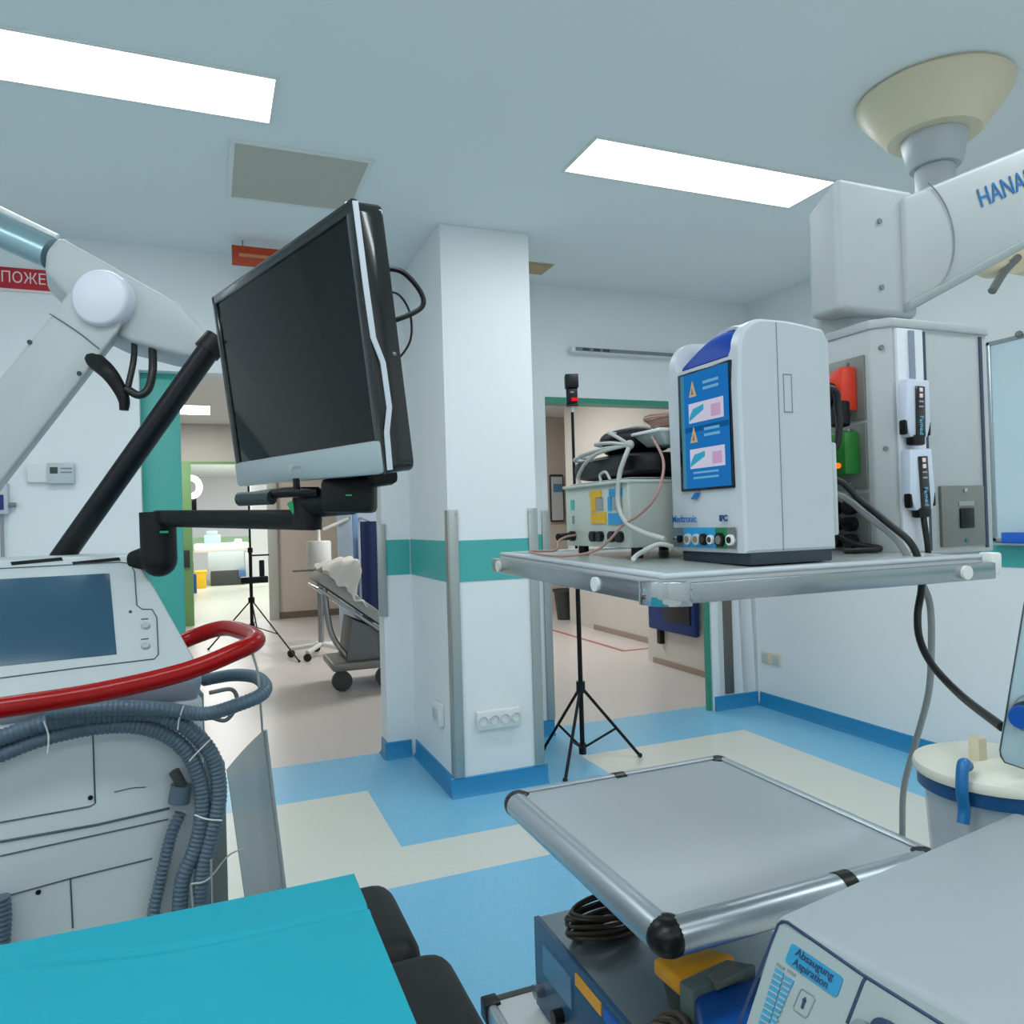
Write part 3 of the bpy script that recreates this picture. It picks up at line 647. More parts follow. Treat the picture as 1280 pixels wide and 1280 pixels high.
# screen
sy0, sy1, sz0, sz1 = .879, 1.008, 1.437, 1.622
def fb(name, y0, y1, z0, z1, off, m, parent, th=.0012):      # a plate on the front (facing -x)
    return MB().b2(FX-.004-off-th, FX-.004-off, y0, y1, z0, z1, m=m).build(name, m, parent)
sc = MB().b2(FX-.0055, FX+.003, sy0, sy1, sz0, sz1, bev=.002).build('screen_bezel', mat('bezel_navy', (12, 18, 34), .2), r)
fb('screen', sy0+.003, sy1-.011, sz0+.004, sz1-.004, .0016, SCRB, sc)
fb('status_strip', sy1-.019, sy1-.011, sz0+.004, sz1-.004, .0022, SCRC, sc)
zm = (sz0+sz1)/2
fb('divider_bar', sy0+.003, sy1-.02, zm-.002, zm+.006, .0022, SCRB2, sc)
for k, z in enumerate((zm+.012, sz0+.034)):
    fb('picture', sy0+.014, sy1-.031, z, z+.03, .0024, SCRW, sc)
    q = MB(); yy = sy1-.045
    q.prism([(0, 0), (.036, .014), (.036, .022), (.01, .018), (0, .006)], .0006, frame((FX-.0085, sy1-.034, z+.003), (0, -1, 0), (0, 0, 1))); q.build('drill_picture', SCRQ, sc)
    fb('hand_picture', sy0+.02, sy0+.042, z+.004, z+.022, .003, SCRP, sc)
    q = MB(); q.prism([(-.009, 0), (.009, 0), (0, .024)], .0006, frame((FX-.0085, sy1-.044, z+.04), (0, -1, 0), (0, 0, 1))); q.build('warning_triangle', SCRY, sc)
    q = MB(); q.prism([(-.003, .003), (.003, .003), (0, .013)], .0006, frame((FX-.0092, sy1-.044, z+.04), (0, -1, 0), (0, 0, 1))); q.build('triangle_mark', GREYP, sc)
    for j in range(2): fb('text_line', sy0+.024, sy1-.068, z+.047+.009*j, z+.051+.009*j, .0024, SCRK2, sc)
for j in range(2): fb('text_line', sy0+.03, sy1-.038, sz0+.018+.008*j, sz0+.021+.008*j, .0024, SCRK2, sc)
# logo and lettering
q = MB(); q.prism([(0, 0), (.014, 0), (.026, .010), (.012, .010)], .0008, frame((FX-.004, .984, 1.424), (0, -1, 0), (0, 0, 1))); q.build('logo', BLUEM, r)
text('Medtronic', .0155, frame((FX-.0045, 1.036, 1.3935), (0, -1, 0), (0, 0, 1)), BLUEM, r, cx='LEFT', ext=.0002, bold=.0003)
text('IPC', .0125, frame((FX-.0045, .905, 1.3935), (0, -1, 0), (0, 0, 1)), mat('dark_blue_print', (20, 70, 130), .5), r, bold=.0004)
# connector panel
pz0, pz1 = ZB+.006, ZB+.037
for nm, ya, yb, m in (('grey_panel', 1.005, 1.034, mat('slate_print', (96, 112, 122), .5)), ('blue_panel', .925, 1.005, BLUEL), ('green_panel', .897, .925, GRND), ('end_panel', .880, .897, mat('grey_end', (110, 116, 116), .5))):
    fb(nm, ya, yb, pz0, pz1, -.0005, m, r)
def port(y, z, ro, m, mi):
    q = MB(); q.cone((FX-.003, y, z), (FX-.009, y, z), ro, n=20); q.build('port_ring', m, r)
    q = MB(); q.cone((FX-.008, y, z), (FX-.0105, y, z), ro*.6, n=16); q.build('port', mi, r)
for y, ro, m, mi in ((1.013, .006, BLACKP, BLACKP), (1.024, .004, CABLEG, DARKG), (.991, .0085, DEVW, mat('brass', (170, 140, 110), .4, .6)), (.969, .0085, DEVW, mat('brass', (170, 140, 110), .4, .6)), (.951, .009, BLACKP, CABLEN), (.934, .007, WHITEP, DARKG), (.912, .0105, BLACKP, GREYP), (.888, .008, WHITEP, BLACKP)):
    port(y, pz0+.013, ro, m, mi)
q = MB(); q.tube([(FX-.0035, .955+.005*math.cos(a), pz0+.024+.005*math.sin(a)) for a in [k*.7 for k in range(9)]], .0012, 6); q.build('knob_symbol', mat('royal_blue', (20, 70, 200), .4), r)
# side details: seam and access door
MB().b2(FX+.066, FX+.0672, YN-.0006, YN+.002, ZB+.002, ZT-.004).build('side_seam', GREYL, r)
f = MB(); x0, x1, za, zc = FX+.076, FX+.092, 1.545, 1.60
f.b2(x0, x1, YN-.0006, YN+.001, zc, zc+.0015); f.b2(x0, x1, YN-.0006, YN+.001, za, za+.0015); f.b2(x0, x0+.0012, YN-.0006, YN+.001, za, zc); f.b2(x1-.0012, x1, YN-.0006, YN+.001, za, zc)
f.build('card_door_seam', GREYL, r)
MB().b2(FX+DX, FX+DX+.010, YN+.004, YF-.005, ZB+.02, ZB+.16, bev=.003).build('rear_housing', DEVW, r)

# generator -----------------------------------------------------------------
zb = S(.125, .4, 0).z
r = thing('electrosurgical_generator', 'beige electrosurgical generator with yellow and blue front panels at the back of the pendant shelf', 'medical device', (.76, 1.19, zb))
GX, G0, G1, GZ0, GZ1 = .645, 1.072, 1.306, zb+.016, 1.457
MB().b2(GX, GX+.235, G0, G1, GZ0, GZ1, bev=.003).build('housing', GENS, r)
f = MB(); f.b2(GX-.006, GX+.002, G0+.001, G1-.001, GZ0, GZ1, bev=.002); fp = f.build('front_panel', GENB, r)
MB().b2(GX-.012, GX+.237, G0-.001, G1+.001, GZ1-.001, GZ1+.005, bev=.002).build('lid', GENB, r)
for (x, y) in ((GX+.02, G1-.02), (GX+.02, G0+.02), (GX+.2, G1-.02), (GX+.2, G0+.02)): MB().cone((x, y, zb-.002), (x, y, GZ0+.002), .01, n=14).build('foot', BLACKR, r)
H = GZ1-GZ0
def gp(name, a, b, c, d, m, th=.001):     # a,b fraction from far edge, c,d fraction up
    L = G1-G0
    return MB().b2(GX-.007-th, GX-.006, G1-b*L, G1-a*L, GZ0+c*H, GZ0+d*H).build(name, m, fp)
gp('yellow_panel', .44, .62, .80, .92, YELP); gp('yellow_panel', .45, .53, .58, .8, YELP); gp('yellow_panel', .45, .68, .38, .56, YELP); gp('display', .54, .64, .6, .79, CABLEG)
gp('blue_panel', .74, .93, .80, .92, BLUEL); gp('blue_panel', .72, .77, .58, .8, BLUEL); gp('blue_panel', .72, .94, .36, .54, BLUEL); gp('display', .79, .92, .6, .79, CABLEG)
gp('teal_mark', .11, .16, .62, .8, TEAL); gp('grey_mark', .13, .15, .38, .52, GREYL)
L = G1-G0
for a in (.14, .49, .6, .78, .89):
    y = G1-a*L; q = MB(); q.cone((GX-.006, y, GZ0+.17*H), (GX-.014, y, GZ0+.17*H), .0095, n=18); q.build('socket', BLACKP, fp)
q = MB(); q.cone((GX-.013, G1-.14*L, GZ0+.17*H), (GX-.045, G1-.19*L, GZ0+.16*H), .007, n=12); q.build('plug', BLACKP, fp)
# stack on the generator
zt = GZ1+.005
tag(MB().grid(lambda u, w: V((GX+.0+.23*u, G0+.005+.225*w, zt+.0015+.0015*math.sin(u*6)*math.sin(w*5)+.0015)), 8, 8, .001).build('paper_sheet', WHITEP), 'white sheet of paper under the black pouch on the beige generator', 'paper')
def blob(name, lbl, cat, c, sx, sy, sz, m, seed, zf=0, pw=.55):
    rnd = random.Random(seed); ph = [rnd.uniform(0, 6) for _ in range(6)]
    def fn(u, w):
        a = u*math.tau; t_ = w*math.pi; k = 1+.06*math.sin(3*a+ph[0])*math.sin(t_)+.04*math.sin(5*a+ph[1]); sg = lambda v_: math.copysign(abs(v_)**pw, v_)
        return V((c[0]+sx*sg(math.cos(a))*math.sin(t_)**.7*k, c[1]+sy*sg(math.sin(a))*math.sin(t_)**.7*k, c[2]+sz*sg(-math.cos(t_))*(1+.08*math.sin(2*a+ph[2]))))
    mb = MB(); mb.grid(fn, 32, 14); bmesh.ops.remove_doubles(mb.bm, verts=list(mb.bm.verts), dist=1e-4)
    return tag(mb.build(name, m), lbl, cat)
blob('black_pouch', 'black cable pouch lying on the beige generator', 'pouch', (GX+.108, 1.188, zt+.0285), .102, .12, .023, BLACKP, 3, pw=.4)
blob('black_bag', 'black domed bag on top of the black pouch beside the white tray', 'pouch', (.728, 1.20, zt+.0745), .06, .068, .026, BLACKM, 5, pw=.85)
r = thing('instrument_tray', 'white plastic tray with coiled wires on top of the black stack', 'tray', (.78, 1.09, zt+.056))
MB().hexa([(.705, 1.055, zt+.056), (.86, 1.055, zt+.056), (.86, 1.115, zt+.056), (.705, 1.115, zt+.056), (.69, 1.05, zt+.078), (.87, 1.05, zt+.078), (.87, 1.135, zt+.078), (.69, 1.135, zt+.078)], .003).build('tray', mat('tray_white', (186, 198, 196), .4), r)
MB().b2(.687, .873, 1.048, 1.138, zt+.077, zt+.083, bev=.002).build('lid', WHITEP, r)
def cable(name, lbl, pts, rad, m, sub=8, cat='cable', group=None):
    return tag(MB().tube(pts, rad, 10, sub).build(name, m), lbl, cat, group)
rnd = random.Random(8)
cw = MB()
for k in range(7):
    c0 = V((.78, 1.095, zt+.087)); rr = .064+.003*k
    cw.tube([c0+V((rr*math.cos(a)*(1+.1*rnd.random()), (rr-.032)*math.sin(a)*(1+.1*rnd.random()), .003*k+.004*rnd.random())) for a in [j*.65 for j in range(10)]], .0028, 6, 5)
tag(cw.build('wire_coil', CABLEP), 'pinkish coil of wires on the white tray above the generator', 'cable')
knot = atx(787, 556, .655)
cl = MB()
for (px_, py_, X_) in ((761, 541, .66), (744, 556, .65), (724, 571, .648), (718, 575, .65), (735, 574, .648)):
    e_ = atx(px_, py_, X_); cl.tube([e_+V((.03, .004, -.004)), e_, lerp(e_, knot, .5)+V((-.004, 0, .003)), knot], .0032, 7, 6)
cl.tube([atx(746, 567, .645), atx(731, 580, .64), atx(723, 596, .64), atx(726, 606, .645)], .0034, 7, 6)
cl.tube([atx(752, 604, .642), atx(750, 594, .642), atx(757, 590, .642), atx(763, 600, .642)], .0025, 7, 6)
cl.sph(knot, .008)
tag(cl.build('cable_bundle', CABLEW), 'bundle of pale cables fanned over the black pouch', 'cable')
cable('pale_cable', 'pale grey cable hanging down the front of the beige generator', [knot+V((-.004, -.004, -.006)), atx(780, 575, .640), atx(774, 596, .634), atx(773, 630, .630), atx(783, 653, .628), atx(803, 665, .632), atx(831, 674, .648)], .0042, CABLEW)
cable('pink_cable', 'thin pinkish cable looping from the tray down to the shelf edge', [(.688, 1.07, zt+.07), atx(829, 575, .66), atx(826, 605, .645), atx(815, 628, .635), atx(797, 645, .63), atx(778, 657, .626), atx(762, 675, .615), atx(745, 688, .60), (.565, 1.14, S(0, .34).z+.006), (.542, 1.20, S(0, .4).z+.005), (.545, 1.27, S(0, .47).z+.008), atx(694, 688, .555), atx(698, 677, .575), atx(708, 671, .60), atx(719, 669, .625)], .0022, CABLEP)
cable('white_lead', 'short white lead curling on the shelf beside the power console', [(.62, 1.03, S(0, .22).z+.005), (.65, 1.055, S(0, .25).z+.012), (.69, 1.06, S(0, .25).z+.024), (.73, 1.055, S(0, .25).z+.012)], .004, WHITEP)

# hand controls clipped on the column
def remote(px0, py0, px1, py1, tilt, lbl):
    A, B = aty(px0, py0, .94), aty(px1, py1, .94); w_, h_ = .060, A.z-B.z
    c = V(((A.x+B.x)/2, .932, (A.z+B.z)/2)); M = Mx.Translation(c) @ Mx.Rotation(math.radians(tilt), 4, 'Y')
    r = thing('hand_control', lbl, 'remote control', (c.x, c.y, B.z), 'hand controls on the pendant column')
    hh = h_/2
    MB().prism([(-w_/2+.006, hh), (w_/2-.002, hh), (w_/2, -hh*.35), (w_/2-.009, -hh*.8), (-w_/2+.011, -hh*.8), (-w_/2, -hh*.35)], .018, M @ Mx(((1, 0, 0, 0), (0, 0, -1, .009), (0, 1, 0, 0), (0, 0, 0, 1))), .003).build('casing', mat('remote_white', (206, 216, 232), .4), r)
    MB().box((.003, -.0105, .0), (.021, .003, h_*.78), M, .001).build('key_strip', BLACKG, r)
    for sx in (-1, 1): MB().box((sx*(w_/2-.003), -.002, -hh*.5), (.007, .014, .026), M, .003).build('grip', BLACKP, r)
    MB().box((.001, -.002, -hh*.88), (.028, .018, .018), M, .004).build('cable_socket', BLACKP, r)
    for i, z in enumerate((.33, .24, .15, .07)):
        MB().box((.003, -.0125, hh*2*z), (.010 if i > 1 else .007, .0015, .003 if i > 1 else .007), M, .0005).build('key', SIGNT if i < 2 else CABLEG, r)
    text('Famed', .0125, M @ frame((.003, -.0122, -.024), (0, 0, -1), (1, 0, 0)), mat('cyan_print', (120, 180, 214), .5), r)
    MB().box((0, .010, .01), (.03, .006, .05), M).build('clip', GREYP, r)
remote(1117, 475, 1157, 556, 1.5, 'upper white hand control with black key strip on the pendant column')
remote(1121, 562, 1163, 645, -2.5, 'lower white hand control with black key strip and cable on the pendant column')
c = aty(1143, 645, .932)
cable('control_cable', 'black cable running down from the lower hand control to the shelf', [(1.137, .932, 1.392), (1.137, .93, 1.37), (1.14, .928, 1.335), (1.143, .93, 1.30)], .005, CABLEB)
cable('power_cable', 'thick black cable from behind the power console down through the shelf edge', [(.90, .99, 1.47), at(1046, 600, 1.26), at(1075, 625, 1.25), at(1110, 654, 1.225), at(1136, 676, 1.205), at(1148, 700, 1.20), at(1152, 733, 1.20), at(1147, 768, 1.19), at(1150, 800, 1.17), at(1166, 832, 1.13), at(1202, 870, 1.05), at(1253, 909, .885)], .0056, CABLEB)
cable('grey_cable', 'grey cable dropping from the pendant shelf to the floor', [(.90, 1.0, 1.44), at(1046, 618, 1.28), at(1085, 645, 1.25), at(1118, 672, 1.23), at(1134, 694, 1.22), at(1152, 728, 1.22), at(1163, 760, 1.23), at(1164, 820, 1.24), at(1160, 870, 1.27), at(1144, 930, 1.32), at(1130, 985, 1.36), at(1128, 1042, 1.39), at(1128, 1160, 1.42), (1.33, 1.12, .02)], .0054, CABLEG)
cable('coiled_black_cable', 'black power cables hanging from the sockets behind the power console', [(.90, .98, 1.60), at(1040, 486, 1.26), at(1047, 510, 1.27), at(1049, 535, 1.27), at(1043, 562, 1.27), (.95, .99, 1.47), (1.0, 1.0, 1.40), (1.05, 1.02, 1.375)], .006, CABLEB)
cable('socket_lead', 'black lead lying on the shelf under the power sockets', [(1.05, 1.055, 1.405), (1.02, 1.04, 1.38), (1.04, 1.0, 1.345), (1.068, .962, 1.333), (1.03, .965, 1.331), (1.0, .975, 1.331)], .005, CABLEB)
r = thing('black_plug', 'black plug fitted in the red gas socket on the pendant column', 'plug', (1.03, 1.02, 1.55))
MB().cone((1.04, 1.012, 1.59), (1.035, 1.008, 1.55), .016, n=18).build('body', BLACKM, r); MB().cone((1.04, 1.012, 1.598), (1.04, 1.012, 1.588), .012, n=16).build('neck', BLACKP, r)

# second ceiling fixture at the right edge ---------------------------------
D = 3.0
o = at(1272, 322, D)
r = thing('surgical_lamp_arm', 'beige surgical lamp arm with a dark lever at the right edge under the pendant arm', 'lamp', (o.x+.35, o.y+.1, CZ))
MB().cone((o.x+.35, o.y+.1, CZ), (o.x+.35, o.y+.1, o.z+.0), .05).build('ceiling_tube', CREAMW, r)
MB().cone((o.x+.35, o.y+.1, o.z+.03), (o.x+.02, o.y+.02, o.z), .055).build('arm', CREAMW, r)
MB().sph(at(1240, 333, D), .058, sc=(1.2, 1, .8)).build('joint', CREAMW, r)
MB().tube([o, at(1255, 340, D-.05), at(1240, 364, D-.08)], .016, 10).build('lever', GREYP, r)

# ============================================= SURGICAL MICROSCOPE STAND
ax, bx_ = V((-.99, -.139, 0)), V((-.139, .99, 0))          # leftwards, backwards
BR, TR = at(255, 845, 1.33), at(170, 692, 1.5)
pn = (TR-BR).cross(-ax).normalized(); pn = pn if pn.y < 0 else -pn
W_ = .8
r = thing('microscope_stand', 'grey surgical microscope stand with touch screen, red handle, white arm and black monitor', 'microscope stand', (BR.x-.35, BR.y+.25, 0))
MIC = r
def O(u, v, z): q = V((BR.x, BR.y, 0)) + ax*u + bx_*v; return V((q.x, q.y, z))
zl = BR.z
# wedge head
bl, tl = BR+ax*W_, TR+ax*W_
lo = [BR, bl, O(W_, .55, zl), O(0, .55, zl)]
bk = .42; up_ = [TR, tl, V((O(W_-.05, bk, 0).x, O(W_-.05, bk, 0).y, TR.z)), V((O(.12, bk, 0).x, O(.12, bk, 0).y, TR.z))]
head = MB().hexa(lo+up_, .008, 3).build('console_head', CONS, r)
MB().hexa([p-V((0, 0, .045)) for p in [BR+V((-.01, .02, 0)), bl+V((0, .02, 0)), lo[2], lo[3]]]+[p+V((0, 0, .002)) for p in [BR, bl, lo[2], lo[3]]], .01, 3).build('console_sill', mat('sill_grey', (172, 176, 190), .4), head)
def PP(x, y, off=.0): return onpl(x, y, BR, pn)+pn*off
def quadplate(name, pts, th, m, parent, off=0, bev=0):
    return MB().hexa([p+pn*(off-.004) for p in pts]+[p+pn*(off+th) for p in pts], bev).build(name, m, parent)
sx = PP(137, 717), PP(146, 818); 
s0, s1 = PP(137, 717), PP(146, 818)
quadplate('touch_screen', [s1, s1+ax*.30, s0+ax*.30, s0], .0012, SCRT, head, 0, .0004)
def line(parent, pts, m, off=.0008, rad=.0011, name='panel_seam'):
    return MB().tube([PP(*p, off) for p in pts], rad, 6, 2, smooth=False).build(name, m, parent)
line(head, [(0, 711), (150, 703), (163, 705), (168, 715), (171, 757), (178, 762), (190, 762), (196, 772), (198, 818), (193, 824), (100, 835), (0, 848)], CONSK)
for y in (783, 808):
    q = PP(182, y); MB().lathe([(0, .006), (.006, .005), (.008, .002), (.0085, -.001)], M=frame(q, -ax, (TR-BR)), n=20).build('push_button', SILV, head)
    q = PP(181, y-9, .0006); MB().box((0, 0, 0), (.012, .002, .001), frame(q, -ax, (TR-BR))).build('button_mark', CONSK, head)
q = PP(163, 765, .0006); MB().sph(q, .003).build('sensor', CONSK, head)
for (xa, xb) in ((14, 78), (91, 150)):
    A, B = PP(xa, 705), PP(xb, 699)
    u = (B-A); n_ = (TR-BR).normalized()*.008
    MB().hexa([A-n_*.5+pn*-.003, B-n_*.5+pn*-.003, B+n_*.6+pn*-.003, A+n_*.6+pn*-.003, A-n_*.5+pn*.0012, B-n_*.5+pn*.0012, B+n_*.6+pn*.0012, A+n_*.6+pn*.0012]).build('vent_slot', BLACKP, head)
# body
bf = MB(); bf.hexa([O(.0, .02, .1), O(W_, .02, .1), O(W_, .6, .1), O(0, .6, .1), O(.0, .02, zl-.04), O(W_, .02, zl-.04), O(W_, .6, zl-.04), O(0, .6, zl-.04)], .01, 3)
body = bf.build('body', CONSB, r)
bo, bn = O(0, .02, 0), -bx_
def BP(x, y, off=0): return onpl(x, y, bo, bn)+bn*off
def bline(pts, rad=.0014): MB().tube([BP(*p, .0004) for p in pts], rad, 6, 2, smooth=False).build('panel_seam', CONSK, body)
bline([(0, 1052), (120, 1031), (212, 1010)], .0022); bline([(0, 1070), (210, 1024)]); bline([(8, 1165), (8, 1120), (88, 1098), (190, 1073)]); bline([(88, 1098), (91, 1160)]); bline([(116, 915), (119, 1004), (112, 1008), (0, 1028)])
for p in ((113, 997), (48, 1115)): q = BP(*p); MB().cone(q, q+bn*.002, .004, n=10).build('screw', BLACKP, body)
q = BP(150, 985); MB().tube([BP(143, 990, .0005), BP(165, 985, .0005), BP(182, 984, .0005)], .0008, 6).build('panel_mark', CONSK, body)
for u in (.05, W_-.05):
    for v in (.07, .55): p = O(u, v, .05); MB().cone(p-bx_*.02, p+bx_*.02, .05, n=18).build('castor', BLACKR, r); MB().cone(p, p+V((0, 0, .08)), .02).build('castor_fork', GREYP, r)
# right flank frame
MB().hexa([O(-.012, .10, .12), O(.0, .10, .12), O(.0, .5, .12), O(-.012, .5, .12), O(-.012, .10, zl-.05), O(0, .10, zl-.05), O(0, .5, zl-.05), O(-.012, .5, zl-.05)], .003).build('side_cover', mat('side_grey', (120, 130, 130), .5), body)
# red handle
hp = [at(-90, 898, 1.04), at(0, 885, 1.08), at(120, 866, 1.15), at(230, 840, 1.22), at(296, 814, 1.27), at(318, 803, 1.30), at(319, 797, 1.34), at(305, 790, 1.40), at(285, 785, 1.46), at(265, 788, 1.48), at(240, 797, 1.48), at(218, 806, 1.46)]
MB().tube(hp, .0155, 16, 8).build('handle', REDT, r)
# hoses
def hose(pts, rad, rip=.1): MB().tube(pts, rad, 12, 8, rip, .0075).build('hose', HOSE, r)
fD = lambda x, y, o_: BP(x, y, o_)
hose([fD(-60, 962, .03), fD(0, 938, .03), fD(60, 916, .03), fD(130, 903, .03), fD(185, 906, .03), fD(225, 928, .03), fD(246, 965, .03), fD(250, 1005, .03), fD(242, 1050, .03), fD(226, 1090, .03), fD(222, 1140, .03), fD(222, 1200, .03)], .0135)
hose([fD(-60, 935, .035), fD(0, 917, .035), fD(60, 898, .035), fD(130, 888, .035), fD(190, 888, .035), fD(232, 905, .035), fD(262, 940, .035), fD(270, 985, .035), fD(262, 1030, .035), fD(250, 1080, .035), fD(247, 1140, .035), fD(245, 1200, .035)], .014)
hose([fD(60, 884, .045), fD(130, 876, .06), fD(195, 877, .06), fD(250, 885, .05), at(300, 880, 1.3), at(327, 868, 1.33), at(331, 856, 1.38), at(318, 846, 1.45), at(290, 844, 1.5), at(255, 850, 1.52)], .0125, .06)
hose([fD(224, 1012, .02), fD(214, 1035, .02), fD(206, 1065, .02), fD(198, 1100, .02), fD(190, 1140, .02), fD(188, 1200, .02)], .0105, .2)
hose([fD(2, 1115, .02), fD(4, 1140, .02), fD(2, 1170, .02), fD(0, 1210, .02)], .014, .2)
q = fD(222, 998, .01); MB().cone(fD(222, 1000, .015), fD(226, 978, .015), .018).build('hose_coupling', HOSE, r)
MB().cone(fD(226, 978, .02), fD(216, 960, .02), .009).build('hose_clamp', DARKG, r)
MB().tube([at(262, 866, 1.42), at(290, 862, 1.45), at(296, 880, 1.45), at(283, 900, 1.45), at(264, 897, 1.44)], .004).build('thin_hose', mat('thin_hose_grey', (110, 114, 112), .5), r)
for pts in ([fD(57, 892, .06), fD(62, 910, .055), fD(61, 932, .05)], [fD(223, 872, .075), fD(219, 890, .06), fD(218, 904, .05)], [fD(256, 915, .06), fD(244, 928, .055), fD(232, 942, .05)], [fD(238, 1006, .055), fD(252, 1010, .06), fD(271, 1013, .055)]):
    MB().tube(pts, .0013, 6).build('cable_tie', WHITEP, r)
for pts in ([fD(233, 1088, .06), fD(236, 1120, .06), fD(237, 1160, .06)], [fD(258, 1060, .055), fD(259, 1090, .055), fD(260, 1160, .055)]): MB().tube(pts, .002, 6).build('lead', CABLEG, r)
# lower trim by the right edge
MB().hexa([O(-.05, .12, .2), O(-.012, .12, .2), O(-.012, .4, .2), O(-.05, .4, .2), O(-.05, .12, .95), O(-.012, .12, .95), O(-.012, .4, .95), O(-.05, .4, .95)], .004).build('brake_cover', mat('side_grey', (120, 130, 130), .5), r)
# white balance arm
Da = 1.62
def slabarm(pxs, m, name, parent, D0=Da, th=.11, bev=.012):
    p = [at(x, y, D0) for x, y in pxs]; d = bx_*th
    n = len(p); b = bmesh.new(); a_ = [b.verts.new(q) for q in p]; c_ = [b.verts.new(q+d) for q in p]
    b.faces.new(a_); b.faces.new(list(reversed(c_)))
    for i in range(n): b.faces.new((a_[i], c_[i], c_[(i+1) % n], a_[(i+1) % n]))
    bmesh.ops.recalc_face_normals(b, faces=list(b.faces)); bmesh.ops.bevel(b, geom=list(b.edges), offset=bev, segments=3, affect='EDGES', profile=.5)
    mb = MB(); mb._merge(b); return mb.build(name, m, parent)
A1_ = slabarm([(58, 312), (75, 294), (225, 378), (262, 418), (268, 446), (232, 446), (165, 428), (118, 405), (56, 340)], PENDW, 'arm_upper', r, Da, .13)
A0_ = slabarm([(72, 384), (98, 346), (150, 344), (160, 388), (148, 414), (112, 461), (-120, 760), (-200, 700), (-60, 545)], PENDW, 'arm_lower', r, Da-.02, .11, .008)
c = at(125, 372, Da-.03); MB().lathe([(0, .008), (.052, .008), (.058, .004), (.0605, -.004), (.0605, -.03)], M=frame(c, CR, CU), n=40).build('pivot_cap', mat('cap_lilac_white', (222, 224, 236), .35), A0_)
MB().tube([at(62, 392, Da-.022), at(96, 414, Da-.022), at(124, 436, Da-.022)], .0012, 6).build('arm_seam', CONSK, A0_)
for p in ((37, 428), (99, 467)): q = at(*p, Da-.02); MB().cone(q, q-bx_*.004, .005, n=10).build('screw', DARKG, A0_)
MB().tube([at(-60, 262, Da+.05), at(65, 318, Da+.05)], .035, 18, smooth=False).build('arm_tube', mat('tube_blue_steel', (150, 178, 188), .3, .7), A1_)
MB().tube([at(-60, 232, Da+.05), at(72, 296, Da+.05)], .006, 8, smooth=False).build('arm_top_rod', WHITEP, A1_)
# cables and lever under the arm
q0 = at(166, 424, Da); MB().tube([at(168, 420, Da+.03), at(167, 450, Da-.01), at(160, 484, Da-.03)], .0065).build('arm_cable', CABLEB, r)
MB().tube([at(190, 424, Da+.03), at(191, 460, Da-.01), at(186, 485, Da-.02), at(174, 494, Da-.03), at(158, 486, Da-.03)], .0085).build('arm_cable', CABLEB, r)
MB().tube([at(104, 440, Da+.02), at(132, 462, Da-.03), at(147, 482, Da-.03), at(155, 500, Da-.03), at(155, 513, Da-.03)], lambda t: .02-.011*t, 12).build('brake_lever', BLACKM, r)
# black strut and monitor arm
MB().tube([at(75, 700, 1.56), at(262, 436, 1.56)], .0225, 16, smooth=False).build('support_pole', NAVYM, r)
MB().cone(at(258, 440, 1.56), at(272, 424, 1.57), .027).build('pole_end', BLACKM, r)
Dm = 1.47
p0, p1 = at(197, 648, Dm), at(392, 650, 1.16)
MB().tube([p0, p1], .0165, 14, smooth=False).build('monitor_arm', BLACKM, r)
q = MB(); q.cone(at(197, 640, Dm), at(199, 700, Dm), .033, n=24); q.sph(at(199, 700, Dm), .033); q.build('arm_column', BLACKM, r)
MB().cone(at(170, 702, Dm+.02), at(200, 690, Dm), .022).build('arm_mount', BLACKM, r)
MB().box((0, 0, 0), (.014, .004, .012), frame(at(205, 665, Dm-.036), -ax, (0, 0, 1))).build('arm_indicator', LEDG, r)
MB().cone(at(384, 662, 1.15), at(384, 622, 1.15), .022, n=22).build('monitor_joint', BLACKM, r)
MB().tube([at(384, 630, 1.15), at(440, 625, 1.12)], .022, 14, smooth=False).build('joint_link', BLACKM, r)
j = at(440, 622, 1.13)
jm = MB(); jm.box((0, 0, 0), (.075, .05, .05), frame(at(437, 620, 1.1), CR, CU), .008); jm.build('tilt_joint', BLACKM, r)
MB().box((0, 0, 0), (.008, .002, .008), frame(at(436, 619, 1.073), CR, CU)).build('joint_indicator', LEDG, r)
MB().tube([at(398, 615, 1.12), at(350, 616, 1.13), at(300, 624, 1.16)], lambda t: .008, 10).build('grip_lever', BLACKP, r)
MB().tube([at(340, 622, 1.13), at(300, 624, 1.16)], .011, 10, smooth=False).build('lever_grip', mat('dark_green_grey', (42, 58, 58), .5), r)
MB().tube([at(362, 628, 1.14), at(372, 645, 1.14)], .005, 8, smooth=False).build('release_catch', LEDG, r)
MB().cone(at(371, 612, 1.1), at(370, 598, 1.1), .005, n=8).build('monitor_pin', BLACKP, r)
# monitor (its front rectangle)
K = 1.04
c3 = [V((.017*K, 1.329*K, 1.4+.385*K)), V((.164*K, .851*K, 1.4+.374*K)), V((.195*K, .886*K, 1.4+.06*K)), V((.048*K, 1.363*K, 1.4+.071*K))]   # TL TR BR BL
mh = ((c3[1]-c3[0])+(c3[2]-c3[3])).normalized(); mv = ((c3[0]-c3[3])+(c3[1]-c3[2])); mv = (mv-mh*mv.dot(mh)).normalized()
mc = sum(c3, V())/4; MW = (c3[1]-c3[0]).length; MH = (c3[0]-c3[3]).length
MF = frame(mc, mh, mv)          # local x right, y up, z towards the viewer side
mon = MB(); mon.prism(rrect(MW, MH, .012), .036, MF @ Mx.Translation((0, 0, -.040)), .003); mon = mon.build('monitor', BLACKG, r)
MB().prism(rrect(MW-.10, MH-.08, .02), .03, MF @ Mx.Translation((0, 0, -.062)), .012).build('monitor_back', BLACKM, mon)
f = MB(); b_ = .016; hw, hh = MW/2, MH/2
